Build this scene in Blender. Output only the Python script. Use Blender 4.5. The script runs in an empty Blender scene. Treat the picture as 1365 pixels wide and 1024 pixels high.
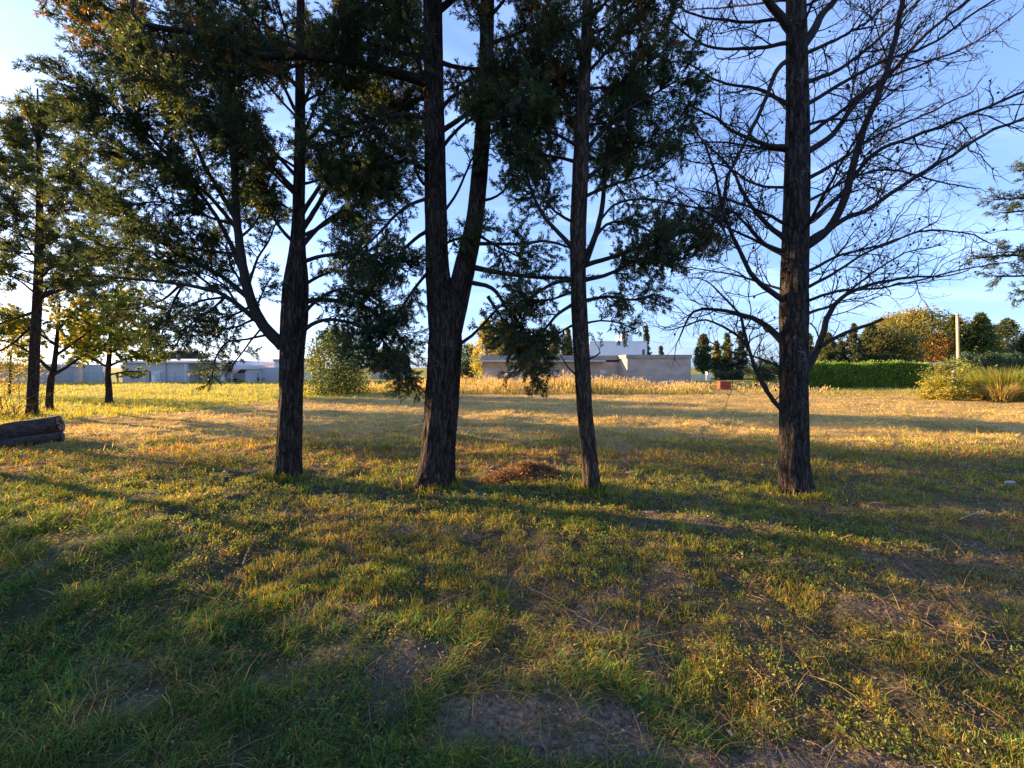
import bpy, math, random
import numpy as np
rng = np.random.default_rng(11)
random.seed(11)
scene = bpy.context.scene
COL = scene.collection
F, CX, VH, H = 540.0, 682.5, 490.0, 1.6          # focal length in photo pixels, principal column, horizon row, eye height
UP = np.array([0., 0., 1.])
SUN_AZ, SUN_EL = math.radians(68), math.radians(11.5)   # azimuth to the left of straight ahead

def P(u, v, Y): return np.array([(u - CX) / F * Y, Y, H - (v - VH) / F * Y])
def GX(u, Y): return (u - CX) / F * Y
def GZ(v, Y): return H - (v - VH) / F * Y
def G(u, v):
    Y = H * F / (v - VH); return (u - CX) / F * Y, Y

# ---------------------------------------------------------------- noise
def _h(ix, iy, s):
    ix = ix.astype(np.int64).astype(np.uint64); iy = iy.astype(np.int64).astype(np.uint64)
    n = (ix * np.uint64(374761393) + iy * np.uint64(668265263) + np.uint64(s * 1442695 + 12345)) & np.uint64(0xffffffff)
    n = ((n ^ (n >> np.uint64(13))) * np.uint64(1274126177)) & np.uint64(0xffffffff)
    n = ((n ^ (n >> np.uint64(15))) * np.uint64(2246822519)) & np.uint64(0xffffffff)
    return ((n ^ (n >> np.uint64(16))) & np.uint64(0xffffff)).astype(np.float64) / 16777216.0
def vn(x, y, s=0):
    x = np.asarray(x, float); y = np.asarray(y, float)
    x0 = np.floor(x); y0 = np.floor(y); fx = x - x0; fy = y - y0
    fx = fx * fx * (3 - 2 * fx); fy = fy * fy * (3 - 2 * fy)
    a = _h(x0, y0, s); b = _h(x0 + 1, y0, s); c = _h(x0, y0 + 1, s); d = _h(x0 + 1, y0 + 1, s)
    return (a * (1 - fx) + b * fx) * (1 - fy) + (c * (1 - fx) + d * fx) * fy
def fbm(x, y, o=4, s=0):
    t = 0; a = .5; tot = 0
    for k in range(o):
        t = t + a * vn(x * 2 ** k + 17.3 * k, y * 2 ** k - 9.1 * k, s + k); tot += a; a *= .5
    return t / tot
def sm(x, a, b):
    t = np.clip((x - a) / (b - a), 0, 1); return t * t * (3 - 2 * t)

# ---------------------------------------------------------------- mesh building
class Buf:
    def __init__(s): s.v = []; s.q = []; s.t = []; s.c = []; s.n = 0
    def add(s, V, q=None, t=None, c=None):
        V = np.asarray(V, float)
        s.v.append(V)
        if q is not None and len(q): s.q.append(np.asarray(q, np.int64) + s.n)
        if t is not None and len(t): s.t.append(np.asarray(t, np.int64) + s.n)
        if c is None: c = (.5, .5, .5)
        c = np.asarray(c, float)
        if c.ndim == 1: c = np.tile(c, (len(V), 1))
        s.c.append(c); s.n += len(V)
    def build(s, name, mat, parent=None, smooth=True):
        V = np.concatenate(s.v); C = np.concatenate(s.c)
        nq = sum(len(a) for a in s.q); nt = sum(len(a) for a in s.t)
        idx = []
        if nq: idx.append(np.concatenate(s.q).ravel())
        if nt: idx.append(np.concatenate(s.t).ravel())
        idx = np.concatenate(idx).astype(np.int32)
        ls = np.concatenate([np.arange(nq) * 4, nq * 4 + np.arange(nt) * 3]).astype(np.int32)
        m = bpy.data.meshes.new(name)
        if parent is not None:
            V = V - np.array(parent.location)
        m.vertices.add(len(V)); m.vertices.foreach_set('co', V.astype(np.float32).ravel())
        m.loops.add(len(idx)); m.loops.foreach_set('vertex_index', idx)
        m.polygons.add(nq + nt); m.polygons.foreach_set('loop_start', ls)
        m.polygons.foreach_set('use_smooth', np.full(nq + nt, smooth, dtype=bool))
        m.update(calc_edges=True); m.validate()
        a = m.attributes.new('Col', 'FLOAT_COLOR', 'POINT')
        a.data.foreach_set('color', np.concatenate([C, np.ones((len(C), 1))], 1).astype(np.float32).ravel())
        m.materials.append(mat)
        o = bpy.data.objects.new(name, m); COL.objects.link(o)
        if parent is not None: o.parent = parent
        return o

def tag(o, label=None, cat=None, group=None, kind=None):
    if label: o['label'] = label
    if cat: o['category'] = cat
    if group: o['group'] = group
    if kind: o['kind'] = kind
    return o
def thing(name, label, cat, loc, group=None):
    o = bpy.data.objects.new(name, None); COL.objects.link(o)
    o.location = [float(a) for a in loc]; o.empty_display_size = .2
    return tag(o, label, cat, group)

BOXQ = [(0, 3, 2, 1), (4, 5, 6, 7), (0, 1, 5, 4), (1, 2, 6, 5), (2, 3, 7, 6), (3, 0, 4, 7)]
def bx(b, x0, x1, y0, y1, z0, z1, c=(.5, .5, .5)):
    b.add([(x0, y0, z0), (x1, y0, z0), (x1, y1, z0), (x0, y1, z0), (x0, y0, z1), (x1, y0, z1), (x1, y1, z1), (x0, y1, z1)], BOXQ, None, c)

def nrm(a): return a / (np.linalg.norm(a, axis=-1, keepdims=True) + 1e-9)
def tube(b, pts, rad, k=6, col=(.5, .5, .5), disp=None, cap=True):
    pts = np.asarray(pts, float); n = len(pts)
    rad = np.broadcast_to(np.asarray(rad, float), (n,))
    t = np.empty_like(pts); t[1:-1] = pts[2:] - pts[:-2]; t[0] = pts[1] - pts[0]; t[-1] = pts[-1] - pts[-2]
    t = nrm(t)
    m = nrm(pts[-1] - pts[0])
    ref = np.array([1., 0, 0]) if abs(m[0]) < .6 else np.array([0., 1, 0])
    n1 = nrm(np.cross(np.cross(t, ref), t)); n2 = np.cross(t, n1)
    a = np.arange(k) / k * 2 * math.pi
    R = rad[:, None] * np.ones(k)[None]
    if disp is not None: R = R * disp(np.arange(n)[:, None] + 0 * a[None], a[None] + 0 * np.arange(n)[:, None])
    V = pts[:, None] + R[..., None] * (np.cos(a)[None, :, None] * n1[:, None] + np.sin(a)[None, :, None] * n2[:, None])
    V = V.reshape(-1, 3)
    i = np.arange(n - 1)[:, None] * k; j = np.arange(k)[None]; j2 = (j + 1) % k
    q = np.stack([i + j, i + j2, i + k + j2, i + k + j], -1).reshape(-1, 4)
    T = None
    if cap and k > 3:
        V = np.concatenate([V, pts[-1:] + t[-1:] * rad[-1] * .5])
        e = (n - 1) * k
        T = np.stack([e + np.arange(k), e + (np.arange(k) + 1) % k, np.full(k, n * k)], -1)
    b.add(V, q, T, col)

def smooth_path(pts, step):
    pts = np.asarray(pts, float)
    if len(pts) < 3:
        n = max(2, int(np.linalg.norm(pts[-1] - pts[0]) / step)); return pts[0] + np.linspace(0, 1, n)[:, None] * (pts[-1] - pts[0])
    e = np.concatenate([[2 * pts[0] - pts[1]], pts, [2 * pts[-1] - pts[-2]]]); out = []
    for i in range(1, len(e) - 2):
        n = max(2, int(np.linalg.norm(e[i + 1] - e[i]) / step))
        s = (np.arange(n) / n)[:, None]
        p0, p1, p2, p3 = e[i - 1:i + 3]
        out.append(.5 * (2 * p1 + (p2 - p0) * s + (2 * p0 - 5 * p1 + 4 * p2 - p3) * s ** 2 + (3 * p1 - p0 - 3 * p2 + p3) * s ** 3))
    out.append(pts[-1:]); return np.concatenate(out)
def wander(p, d, L, n, curl=.2, trop=0.0):
    d = nrm(np.asarray(d, float)); st = L / (n - 1); out = [np.asarray(p, float)]
    for i in range(n - 1):
        d = nrm(d + rng.normal(0, curl, 3) + UP * trop); out.append(out[-1] + d * st)
    return np.array(out)
def perp(t):
    d = rng.normal(0, 1, 3); d -= t * d.dot(t); return nrm(d)

# ---------------------------------------------------------------- materials
def mat(name, rough=.8, trans=0, spec=.2, fn=None, bump=0, bscale=30, bstretch=(1, 1, 1)):
    m = bpy.data.materials.new(name); m.use_nodes = True
    nt = m.node_tree; N = nt.nodes; L = nt.links; N.clear()
    out = N.new('ShaderNodeOutputMaterial'); b = N.new('ShaderNodeBsdfPrincipled')
    b.inputs['Roughness'].default_value = rough; b.inputs['Specular IOR Level'].default_value = spec
    at = N.new('ShaderNodeAttribute'); at.attribute_name = 'Col'
    col = at.outputs['Color']
    if fn: col = fn(N, L, col)
    L.new(col, b.inputs['Base Color'])
    if bump:
        tc = N.new('ShaderNodeTexCoord'); mp = N.new('ShaderNodeMapping'); mp.inputs['Scale'].default_value = bstretch
        nz = N.new('ShaderNodeTexNoise'); nz.inputs['Scale'].default_value = bscale; nz.inputs['Detail'].default_value = 8
        bp = N.new('ShaderNodeBump'); bp.inputs['Strength'].default_value = bump; bp.inputs['Distance'].default_value = .03
        L.new(tc.outputs['Object'], mp.inputs[0]); L.new(mp.outputs[0], nz.inputs['Vector'])
        L.new(nz.outputs['Fac'], bp.inputs['Height']); L.new(bp.outputs[0], b.inputs['Normal'])
        if nt.get('b2'): L.new(N[nt['b2']].outputs[0], bp.inputs['Normal'])
    if trans:
        tr = N.new('ShaderNodeBsdfTranslucent'); tm = N.new('ShaderNodeVectorMath'); tm.operation = 'MULTIPLY'; tm.inputs[1].default_value = (1.5, 1.25, .6)
        L.new(col, tm.inputs[0]); L.new(tm.outputs[0], tr.inputs['Color'])
        mx = N.new('ShaderNodeMixShader'); mx.inputs[0].default_value = trans
        L.new(b.outputs[0], mx.inputs[1]); L.new(tr.outputs[0], mx.inputs[2]); L.new(mx.outputs[0], out.inputs[0])
    else: L.new(b.outputs[0], out.inputs[0])
    return m
def noisemul(scale, lo, hi, stretch=(1, 1, 1), detail=6):
    def fn(N, L, col):
        tc = N.new('ShaderNodeTexCoord'); mp = N.new('ShaderNodeMapping'); mp.inputs['Scale'].default_value = stretch
        nz = N.new('ShaderNodeTexNoise'); nz.inputs['Scale'].default_value = scale; nz.inputs['Detail'].default_value = detail
        mr = N.new('ShaderNodeMapRange'); mr.inputs[1].default_value = .3; mr.inputs[2].default_value = .7
        mr.inputs[3].default_value = lo; mr.inputs[4].default_value = hi
        mu = N.new('ShaderNodeVectorMath'); mu.operation = 'SCALE'
        L.new(tc.outputs['Object'], mp.inputs[0]); L.new(mp.outputs[0], nz.inputs['Vector']); L.new(nz.outputs['Fac'], mr.inputs[0])
        L.new(col, mu.inputs[0]); L.new(mr.outputs[0], mu.inputs['Scale'])
        return mu.outputs[0]
    return fn
def barkfn(lichen):
    base = noisemul(9, .5, 1.7, (2.2, 2.2, .45), 9)
    def fn(N, L, col):
        c = base(N, L, col)
        tc = N.new('ShaderNodeTexCoord')
        wn = N.new('ShaderNodeTexNoise'); wn.inputs['Scale'].default_value = 6; wn.inputs['Detail'].default_value = 4
        wm = N.new('ShaderNodeVectorMath'); wm.operation = 'MULTIPLY_ADD'; wm.inputs[1].default_value = (.10, .10, .25)
        mp = N.new('ShaderNodeMapping'); mp.inputs['Scale'].default_value = (24, 24, 3.6)
        vo = N.new('ShaderNodeTexVoronoi'); vo.feature = 'DISTANCE_TO_EDGE'; vo.inputs['Scale'].default_value = 1
        L.new(tc.outputs['Object'], wn.inputs['Vector']); L.new(wn.outputs['Color'], wm.inputs[0]); L.new(tc.outputs['Object'], wm.inputs[2]); L.new(wm.outputs[0], mp.inputs[0]); L.new(mp.outputs[0], vo.inputs['Vector'])
        cr = N.new('ShaderNodeMapRange'); cr.inputs[1].default_value = 0; cr.inputs[2].default_value = .22; cr.inputs[3].default_value = .3; cr.inputs[4].default_value = 1.15; L.new(vo.outputs['Distance'], cr.inputs[0])
        cm = N.new('ShaderNodeVectorMath'); cm.operation = 'SCALE'; L.new(c, cm.inputs[0]); L.new(cr.outputs[0], cm.inputs['Scale']); c = cm.outputs[0]
        b2 = N.new('ShaderNodeBump'); b2.inputs['Strength'].default_value = .9; b2.inputs['Distance'].default_value = .025; L.new(vo.outputs['Distance'], b2.inputs['Height']); N['Principled BSDF'].id_data['b2'] = b2.name
        nz = N.new('ShaderNodeTexNoise'); nz.inputs['Scale'].default_value = 55; nz.inputs['Detail'].default_value = 3
        n2 = N.new('ShaderNodeTexNoise'); n2.inputs['Scale'].default_value = 3; n2.inputs['Detail'].default_value = 2
        ad = N.new('ShaderNodeMath'); ad.operation = 'MULTIPLY'
        L.new(tc.outputs['Object'], nz.inputs['Vector']); L.new(tc.outputs['Object'], n2.inputs['Vector'])
        L.new(nz.outputs['Fac'], ad.inputs[0]); L.new(n2.outputs['Fac'], ad.inputs[1])
        mr = N.new('ShaderNodeMapRange'); mr.inputs[1].default_value = .385; mr.inputs[2].default_value = .43; mr.inputs[4].default_value = lichen * .7
        L.new(ad.outputs[0], mr.inputs[0])
        mx = N.new('ShaderNodeMix'); mx.data_type = 'RGBA'; mx.inputs['B'].default_value = (.28, .29, .25, 1)
        L.new(mr.outputs[0], mx.inputs['Factor']); L.new(c, mx.inputs['A'])
        return mx.outputs['Result']
    return fn
M_leaf = mat('foliage', .55, .45, .3)
M_grass = mat('grass_blades', .6, .38, .25)
M_bark = mat('bark', .95, 0, .1, barkfn(.45), 1.0, 11, (3, 3, .45))
M_bark4 = mat('bark_lichen', .95, 0, .1, barkfn(.9), 1.0, 11, (3, 3, .45))
M_log = mat('log_bark', .95, 0, .1, noisemul(9, .5, 1.5, (.3, 2.2, 2.2), 9), 1.0, 11, (.4, 3, 3))
M_twig = mat('twig_bark', .9, 0, .15, noisemul(30, .7, 1.3))
M_ground = mat('soil', .95, 0, .1, noisemul(38, .45, 1.6, (1, 1, 1), 10), .9, 45)
M_conc = mat('raw_concrete', .9, 0, .15, noisemul(.9, .78, 1.15, (1, 1, 2.2), 10), .3, 14)
M_wall = mat('painted_wall', .8, 0, .2, noisemul(1.2, .93, 1.04, (1, 1, .6)), .05, 30)
M_wood = mat('old_wood', .85, 0, .15, noisemul(8, .6, 1.3, (3, 3, .3), 8), .5, 14, (4, 4, .5))
M_glass = mat('window_glass', .08, 0, .6)
M_paint = mat('car_paint', .3, 0, .5)
M_rubber = mat('rubber', .9, 0, .1)

# ---------------------------------------------------------------- terrain
MX, MY = G(702, 636)
def terr(x, y):
    x = np.asarray(x, float); y = np.asarray(y, float)
    fade = 1 - sm(y, 9, 26)
    z = (fbm(x * .55 + 3, y * .55, 3, 5) - .5) * .16 * fade
    z = z + (fbm(x * 3.1, y * 3.1, 3, 9) - .5) * .085 * fade + (vn(x * 10, y * 10, 29) - .5) * .028 * (1 - sm(y, 5, 9))
    z = z + (fbm(x * .9 + 3, y * 1.5, 3, 19) - .5) * .15 * sm(y, 6, 9) * (1 - sm(y, 28, 40))
    z = z + .1 * (fbm(x * .09, y * .09, 2, 33) - .5) * (1 - sm(y, 40, 60))
    return z
def uv(x, y):
    yy = np.maximum(y, .6)
    return CX + F * x / yy, VH + H * F / yy
path_pts = np.array([G(*p) for p in [(120, 868), (260, 882), (420, 902), (600, 942), (720, 972), (900, 992), (1080, 1012), (1300, 1070)]])
def seg_dist(x, y, pts):
    d = np.full(np.shape(x), 1e9)
    for a, b in zip(pts[:-1], pts[1:]):
        ab = b - a; t = np.clip(((x - a[0]) * ab[0] + (y - a[1]) * ab[1]) / (ab @ ab), 0, 1)
        d = np.minimum(d, np.hypot(x - a[0] - t * ab[0], y - a[1] - t * ab[1]))
    return d
def blob(u, v, cu, cv, su, sv): return np.exp(-((u - cu) / su) ** 2 - ((v - cv) / sv) ** 2)
def lawn_edge(u):    # row of the mown lawn's near edge on the left side of the field
    return np.interp(u, [-900, 0, 90, 180, 360, 480, 560, 640, 2600], [620, 574, 562, 555, 538, 529, 522, 516, 505])
def zones(x, y):
    u, v = uv(x, y)
    z = {}
    n1 = fbm(x * .9, y * .9, 4, 51); n2 = fbm(x * 2.6 + 5, y * 2.6, 3, 61); n3 = fbm(x * .35, y * .35, 3, 71)
    z['lawn'] = sm(lawn_edge(u) + (n2 - .5) * 6 - v, -2, 3) * (y > 9)
    z['lawn'] = np.maximum(z['lawn'], .7 * sm(u, 1085, 1120) * sm(528 + (n2 - .5) * 5 - v, -2, 4) * (y > 9))
    dp = seg_dist(x, y, path_pts) / (.17 + .03 * y)
    dirt = (.55 + .4 * sm(u, 480, 600)) * sm(1.0 - dp + (n2 - .5) * 3.6 + (n1 - .5) * 2.0, .1, .9) * (y < 3.2)
    dirt = np.maximum(dirt, sm(1.45 - seg_dist(x, y, path_pts[3:]) / .16 + (n2 - .5) * 2.4, .1, .7) * (y < 3))
    dirt = np.maximum(dirt, .7 * sm(n2 + .35 * (n1 - .5), .64, .76) * (y < 7))
    dirt = np.maximum(dirt, .95 * sm(blob(u, v, 640, 950, 100, 40) + (n2 - .5) * 1.2, .3, .7)); dirt = np.maximum(dirt, .95 * sm(blob(u, v, 960, 990, 150, 28) + (n2 - .5) * 1.2, .3, .7))
    dirt = np.maximum(dirt, .5 * blob(u, v, 1310, 800, 90, 40))
    z['dirt'] = dirt
    q = .375 * x + .927 * y
    z['lush'] = sm(2.5 - q + (n1 - .5) * 2.2 - .35 * np.maximum(x, 0), -.2, .8) * (y < 6)
    z['straw'] = np.clip(blob(u, v, 1290, 790, 150, 70) + .8 * blob(u, v, 1180, 670, 190, 30) + .7 * blob(u, v, 1050, 940, 120, 40) + .5 * blob(u, v, 860, 770, 120, 45)
                         + .9 * blob(u, v, 1330, 700, 90, 25) + .6 * sm(n1, .52, .7), 0, 1) * (y < 7.5)
    z['field'] = sm(y + (n1 - .5) * 1.6, 7.0, 10.5)
    z['rust'] = np.clip((1 - sm(np.abs(y - 7.2 + (n1 - .5) * 2.0), .6, 1.9)) * (.35 + .9 * n3), 0, 1)
    z['n1'] = n1; z['n2'] = n2; z['n3'] = n3; z['u'] = u; z['v'] = v; z['q'] = q
    return z
def mixc(a, b, t): return a * (1 - t[..., None]) + np.asarray(b) * t[..., None]

# ground sheet
ys = np.concatenate([-np.geomspace(400, 3, 18), np.linspace(-2.4, .6, 16), np.linspace(.65, 6.5, 200), np.linspace(6.55, 12, 100), np.linspace(12.12, 36, 170), np.geomspace(36.5, 2200, 60)])
xp = np.concatenate([np.linspace(0, 6, 180), np.linspace(6.06, 14, 100), np.linspace(14.15, 38, 130), np.geomspace(38.5, 2200, 40)])
xs = np.concatenate([-xp[:0:-1], xp])
XX, YY = np.meshgrid(xs, ys)
ZZ = terr(XX, YY)
zz = zones(XX, YY)
C = np.tile(np.array([.055, .052, .026]), XX.shape + (1,))
C = mixc(C, (.035, .048, .018), zz['lush'])
C = mixc(C, (.16, .11, .055), zz['straw'] * .7)
C = mixc(C, (.15, .085, .04), zz['rust'])
C = mixc(C, (.35, .24, .085), zz['field'])
C = mixc(C, (.20, .20, .035), zz['lawn'])
C = mixc(C, (.135, .105, .080), zz['dirt'])
C = C * (.75 + .5 * fbm(XX * 1.7, YY * 1.7, 4, 90))[..., None]
nx, ny = len(xs), len(ys)
I = (np.arange(ny - 1)[:, None] * nx + np.arange(nx - 1)[None])
Q = np.stack([I, I + 1, I + nx + 1, I + nx], -1).reshape(-1, 4)
b = Buf(); b.add(np.stack([XX, YY, ZZ], -1).reshape(-1, 3), Q, None, C.reshape(-1, 3))
tag(b.build('ground', M_ground), 'uneven field of mown grass, dry hay and bare soil patches', 'ground', kind='structure')

# ---------------------------------------------------------------- grass (uncountable ground cover)
def blades(b, x, y, z, ln, wd, az, lean, curve, c0, c1):
    n = len(x)
    d = np.stack([np.cos(az), np.sin(az), np.zeros(n)], -1); s = np.stack([-np.sin(az), np.cos(az), np.zeros(n)], -1)
    # random facing of the flat side
    fa = rng.uniform(0, 2 * math.pi, n); s = np.stack([np.cos(fa), np.sin(fa), np.zeros(n)], -1)
    base = np.stack([x, y, z], -1)
    mid = base + (d * np.sin(lean)[:, None] + UP * np.cos(lean)[:, None]) * (ln * .5)[:, None]
    l2 = lean + curve
    tip = mid + (d * np.sin(l2)[:, None] + UP * np.cos(l2)[:, None]) * (ln * .5)[:, None]
    w = (wd * .5)[:, None]
    V = np.stack([base - s * w, base + s * w, mid + s * w * .85, mid - s * w * .85, tip], 1).reshape(-1, 3)
    i = np.arange(n)[:, None] * 5
    T = np.concatenate([i + np.array([0, 1, 2]), i + np.array([0, 2, 3]), i + np.array([3, 2, 4])])
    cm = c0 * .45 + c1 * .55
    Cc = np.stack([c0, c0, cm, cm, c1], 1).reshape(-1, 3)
    b.add(V, None, T, Cc)
def pick(cols, p, n, jit=.25):
    cols = np.asarray(cols)
    k = (rng.random(n)[:, None] > np.cumsum(p, 1)[:, :-1]).sum(1)
    c = cols[k] * (1 + rng.normal(0, jit, n))[:, None] * (1 + rng.normal(0, .08, (n, 3)))
    return np.clip(c, .006, .9)

N = 860000
y = np.exp(rng.uniform(math.log(.75), math.log(47), N)); x = rng.uniform(-1, 1, N) * (1.42 * y + 1.0)
zz = zones(x, y)
lump = .6 * fbm(x * 9, y * 9, 2, 101) + .4 * fbm(x * 3, y * 3, 2, 111); n2 = zz['n2']
keep = rng.random(N) < np.clip(.3 + 3.4 * (lump - .42), .07, 1) * (1 - .90 * np.clip(zz['dirt'], 0, 1)) * (1 - .25 * zz['field'])
# thin tall-grass strip area is built separately
x, y = x[keep], y[keep]; zz = {k: v[keep] for k, v in zz.items()}; lump = lump[keep]; n = len(x)
lush, straw, field, rust, lawn = (zz[k] for k in ('lush', 'straw', 'field', 'rust', 'lawn'))
# colour classes: dark green, fresh green, yellow green, straw, rust, hay
cols = [(.08, .165, .05), (.14, .25, .035), (.33, .285, .022), (.50, .34, .10), (.38, .18, .045), (.64, .47, .135)]
w = np.zeros((n, 6)) + 1e-4
w[:, 0] += .8 * (1 - lush) * (1 - field) + 3.0 * lush
w[:, 1] += 1.2 + 3.4 * sm(fbm(x * 1.3 + 7, y * 1.3, 3, 420), .42, .6) + 1.0 * sm(zz['n1'], .45, .65) + 1.2 * lush
w[:, 2] += 2.3 * (1 - lush) * sm(zz['n3'], .28, .55)
w[:, 3] += .35 + .7 * (1 - lush) + 3 * straw
w[:, 4] += .22 + .5 * (1 - lush) * sm(zz['n2'], .45, .6) + 2.6 * rust + .5 * straw
green = w[:, :3].copy()
w[:, :3] *= (1 - .88 * field[:, None]); w[:, 5] += 5.5 * field; w[:, 3] += 1.6 * field; w[:, 4] += 1.1 * field * zz['n2']
w[:, 2] += 2.6 * field * sm(zz['n1'], .44, .6)
w = w * (1 - lawn[:, None]) + lawn[:, None] * np.array([.1, 1.6, 7.5, .5, .03, .05])
w /= w.sum(1, keepdims=True)
c1 = pick(cols, w, n)
tc_ = .62 + .8 * fbm(x * 5.5, y * 5.5, 3, 401); tc_ = np.where(y < 10, tc_, 1); c1 = c1 * tc_[:, None]
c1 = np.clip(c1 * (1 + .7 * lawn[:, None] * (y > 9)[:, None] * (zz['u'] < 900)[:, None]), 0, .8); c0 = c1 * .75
hayv = (.5 + 1.0 * sm(fbm(x * .5, y * 1.6, 4, 301), .3, .7)) * field * (1 - lawn) + 1 - field * (1 - lawn); c1 = c1 * hayv[:, None]; c0 = c0 * hayv[:, None]  # streaks of sunlit and darker hay put into the blade colour
scl = np.clip(y / 2.5, .7, None) ** .62
ln = (.018 + .085 * sm(lump, .38, .7) + .028 * rng.random(n) + .055 * lush * rng.random(n)) * np.clip(scl, .8, 2.1)
ln = ln * (1 - .35 * field * (1 - lawn)) * (1 - .48 * (1 - lush) * (1 - field) * (1 - lawn)) * np.where(rng.random(n) < .05, 1.7, 1)
wd = .0030 * scl * (1 + .5 * rng.random(n))
az = rng.uniform(0, 2 * math.pi, n); az = np.where(rng.random(n) < .55 * lush, rng.normal(-.5, .5, n), az)
lean = np.abs(rng.normal(.55, .45, n)) + .35 * lush + .35 * field * (1 - lawn)
cv = rng.normal(.6, .4, n)
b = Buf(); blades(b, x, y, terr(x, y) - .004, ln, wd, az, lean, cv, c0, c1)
for (tu, tv, Yt, wpx) in ((383, 635, 5.96, 38), (580, 642, 5.76, 47), (790, 655, 5.3, 23), (1060, 657, 5.24, 46)):
    m = 900; a = rng.uniform(0, 6.283, m); rr = wpx / 2 / F * Yt * 1.02 + np.abs(rng.normal(0, .07, m)) + .01
    gx, gy = GX(tu, Yt) + rr * np.cos(a), Yt + rr * np.sin(a)
    cc = pick(cols, np.tile([[.2, .3, .3, .12, .08, 0]], (m, 1)), m); k = fbm(gx * 9, gy * 9, 2, 77) > .45
    g = int(k.sum()); blades(b, gx[k], gy[k], terr(gx[k], gy[k]) - .01, rng.uniform(.05, .17, g), rng.uniform(.005, .011, g), a[k], np.abs(rng.normal(.3, .3, g)), rng.normal(.6, .4, g), cc[k] * .8, cc[k])
tag(b.build('grass', M_grass, smooth=False), 'short mixed green and dry grass covering the ground', 'grass', kind='stuff')

# broad-leaved weeds in patches
def leafquads(b, pos, d, ln, wd, col, flat=None):
    n = len(pos); d = nrm(d)
    r = rng.normal(0, 1, (n, 3))
    if flat is not None: r = np.cross(d, UP + rng.normal(0, flat, (n, 3)))
    else: r = r - d * (r * d).sum(1, keepdims=True)
    s = nrm(r) * (wd * .5)[:, None]
    m = pos + d * (ln * .45)[:, None]; t = pos + d * ln[:, None]
    V = np.stack([pos, m + s, t, m - s], 1).reshape(-1, 3)
    b.add(V, np.arange(n)[:, None] * 4 + np.arange(4), None, np.repeat(col, 4, 0))
K = 34000
y = np.exp(rng.uniform(math.log(.8), math.log(9.5), K)); x = rng.uniform(-1, 1, K) * (1.42 * y + .8)
zz = zones(x, y); pn = fbm(x * 1.5 + 40, y * 1.5, 3, 140)
keep = rng.random(K) < sm(pn, .38, .58) * (1 - .9 * np.clip(zz['dirt'], 0, 1)) * (1 - .75 * zz['lush']) * (1 - .8 * zz['straw']) * (1 - .6 * zz['field'])
x, y = x[keep], y[keep]; K = len(x)
per = 8
px = np.repeat(x, per); py = np.repeat(y, per); n = len(px)
a = rng.uniform(0, 2 * math.pi, n); el = rng.uniform(.1, 1.2, n)
d = np.stack([np.cos(a) * np.cos(el), np.sin(a) * np.cos(el), np.sin(el)], -1)
sc = np.clip(np.repeat(y, per) / 3, .6, 2) ** .5
hh = rng.random(n) * .05 * sc
pos = np.stack([px + .010 * np.cos(a) * sc, py + .010 * np.sin(a) * sc, terr(px, py) + hh], -1)
kc = np.repeat(rng.random(K), per)
col = np.where(kc[:, None] < .5, np.array([.16, .22, .03]), np.where(kc[:, None] < .8, np.array([.075, .14, .03]), np.array([.27, .24, .035]))) * (1 + rng.normal(0, .2, n))[:, None]
b = Buf(); leafquads(b, pos, d, (.012 + .015 * rng.random(n)) * sc, (.007 + .007 * rng.random(n)) * sc, np.clip(col, .01, .8), .5)
tag(b.build('weeds', M_grass, smooth=False), 'low broad-leaved green weeds growing in patches among the grass', 'weeds', kind='stuff')

# dead leaf crumbs and straw
K = 110000
y = np.exp(rng.uniform(math.log(.8), math.log(11), K)); x = rng.uniform(-1, 1, K) * (1.42 * y + .8)
zz = zones(x, y)
keep = rng.random(K) < np.clip(.35 + 1.2 * zz['dirt'] + .6 * zz['straw'] + .5 * zz['rust'], 0, 1) * (1 - .5 * zz['lush'])
x, y = x[keep], y[keep]; n = len(x)
a = rng.uniform(0, 2 * math.pi, n); el = rng.normal(.1, .3, n)
d = np.stack([np.cos(a) * np.cos(el), np.sin(a) * np.cos(el), np.sin(el)], -1)
sc = np.clip(y / 3, .6, 2.5) ** .6
cl = pick([(.16, .10, .055), (.30, .22, .12), (.07, .05, .035), (.36, .3, .22)], np.tile([[.4, .3, .2, .1]], (n, 1)), n)
b = Buf(); leafquads(b, np.stack([x, y, terr(x, y) + .004 + .03 * rng.random(n) ** 2], -1), d, (.012 + .022 * rng.random(n)) * sc, (.004 + .010 * rng.random(n)) * sc, cl, .6)
tag(b.build('leaf_litter', M_grass, smooth=False), 'brown and tan leaf crumbs scattered over the soil', 'leaf litter', kind='stuff')
b = Buf(); K = 9000
y = np.exp(rng.uniform(math.log(1.0), math.log(7.5), K)); x = rng.uniform(-1, 1, K) * (1.35 * y + .5)
zz = zones(x, y)
keep = rng.random(K) < np.clip(.14 + 1.0 * zz['straw'] + .12 * zz['dirt'], 0, 1)
for xx, yy, st in zip(x[keep], y[keep], zz['straw'][keep]):
    L = random.uniform(.07, .26) * (1 + .5 * st); up = random.random() < .3
    d = np.array([math.cos(a0 := random.uniform(0, 6.28)), math.sin(a0), random.uniform(.3, 2.2) if up else random.uniform(0, .25)])
    pts = wander((xx, yy, float(terr(xx, yy)) + .008), d, L * (.6 if up else 1), 5, .16, -.12)
    pts[:, 2] = np.maximum(pts[:, 2], terr(pts[:, 0], pts[:, 1]) + .006)
    c = np.array(random.choice([(.40, .30, .15), (.33, .22, .11), (.25, .15, .08), (.46, .38, .24)])) * random.uniform(.7, 1.2)
    tube(b, pts, np.linspace(.0018, .001, 5) * max(1, yy / 2.4) ** .6, 3, c, None, False)
tag(b.build('straw', M_grass), 'dry straw stalks lying and standing among the grass', 'straw', kind='stuff')

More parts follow.
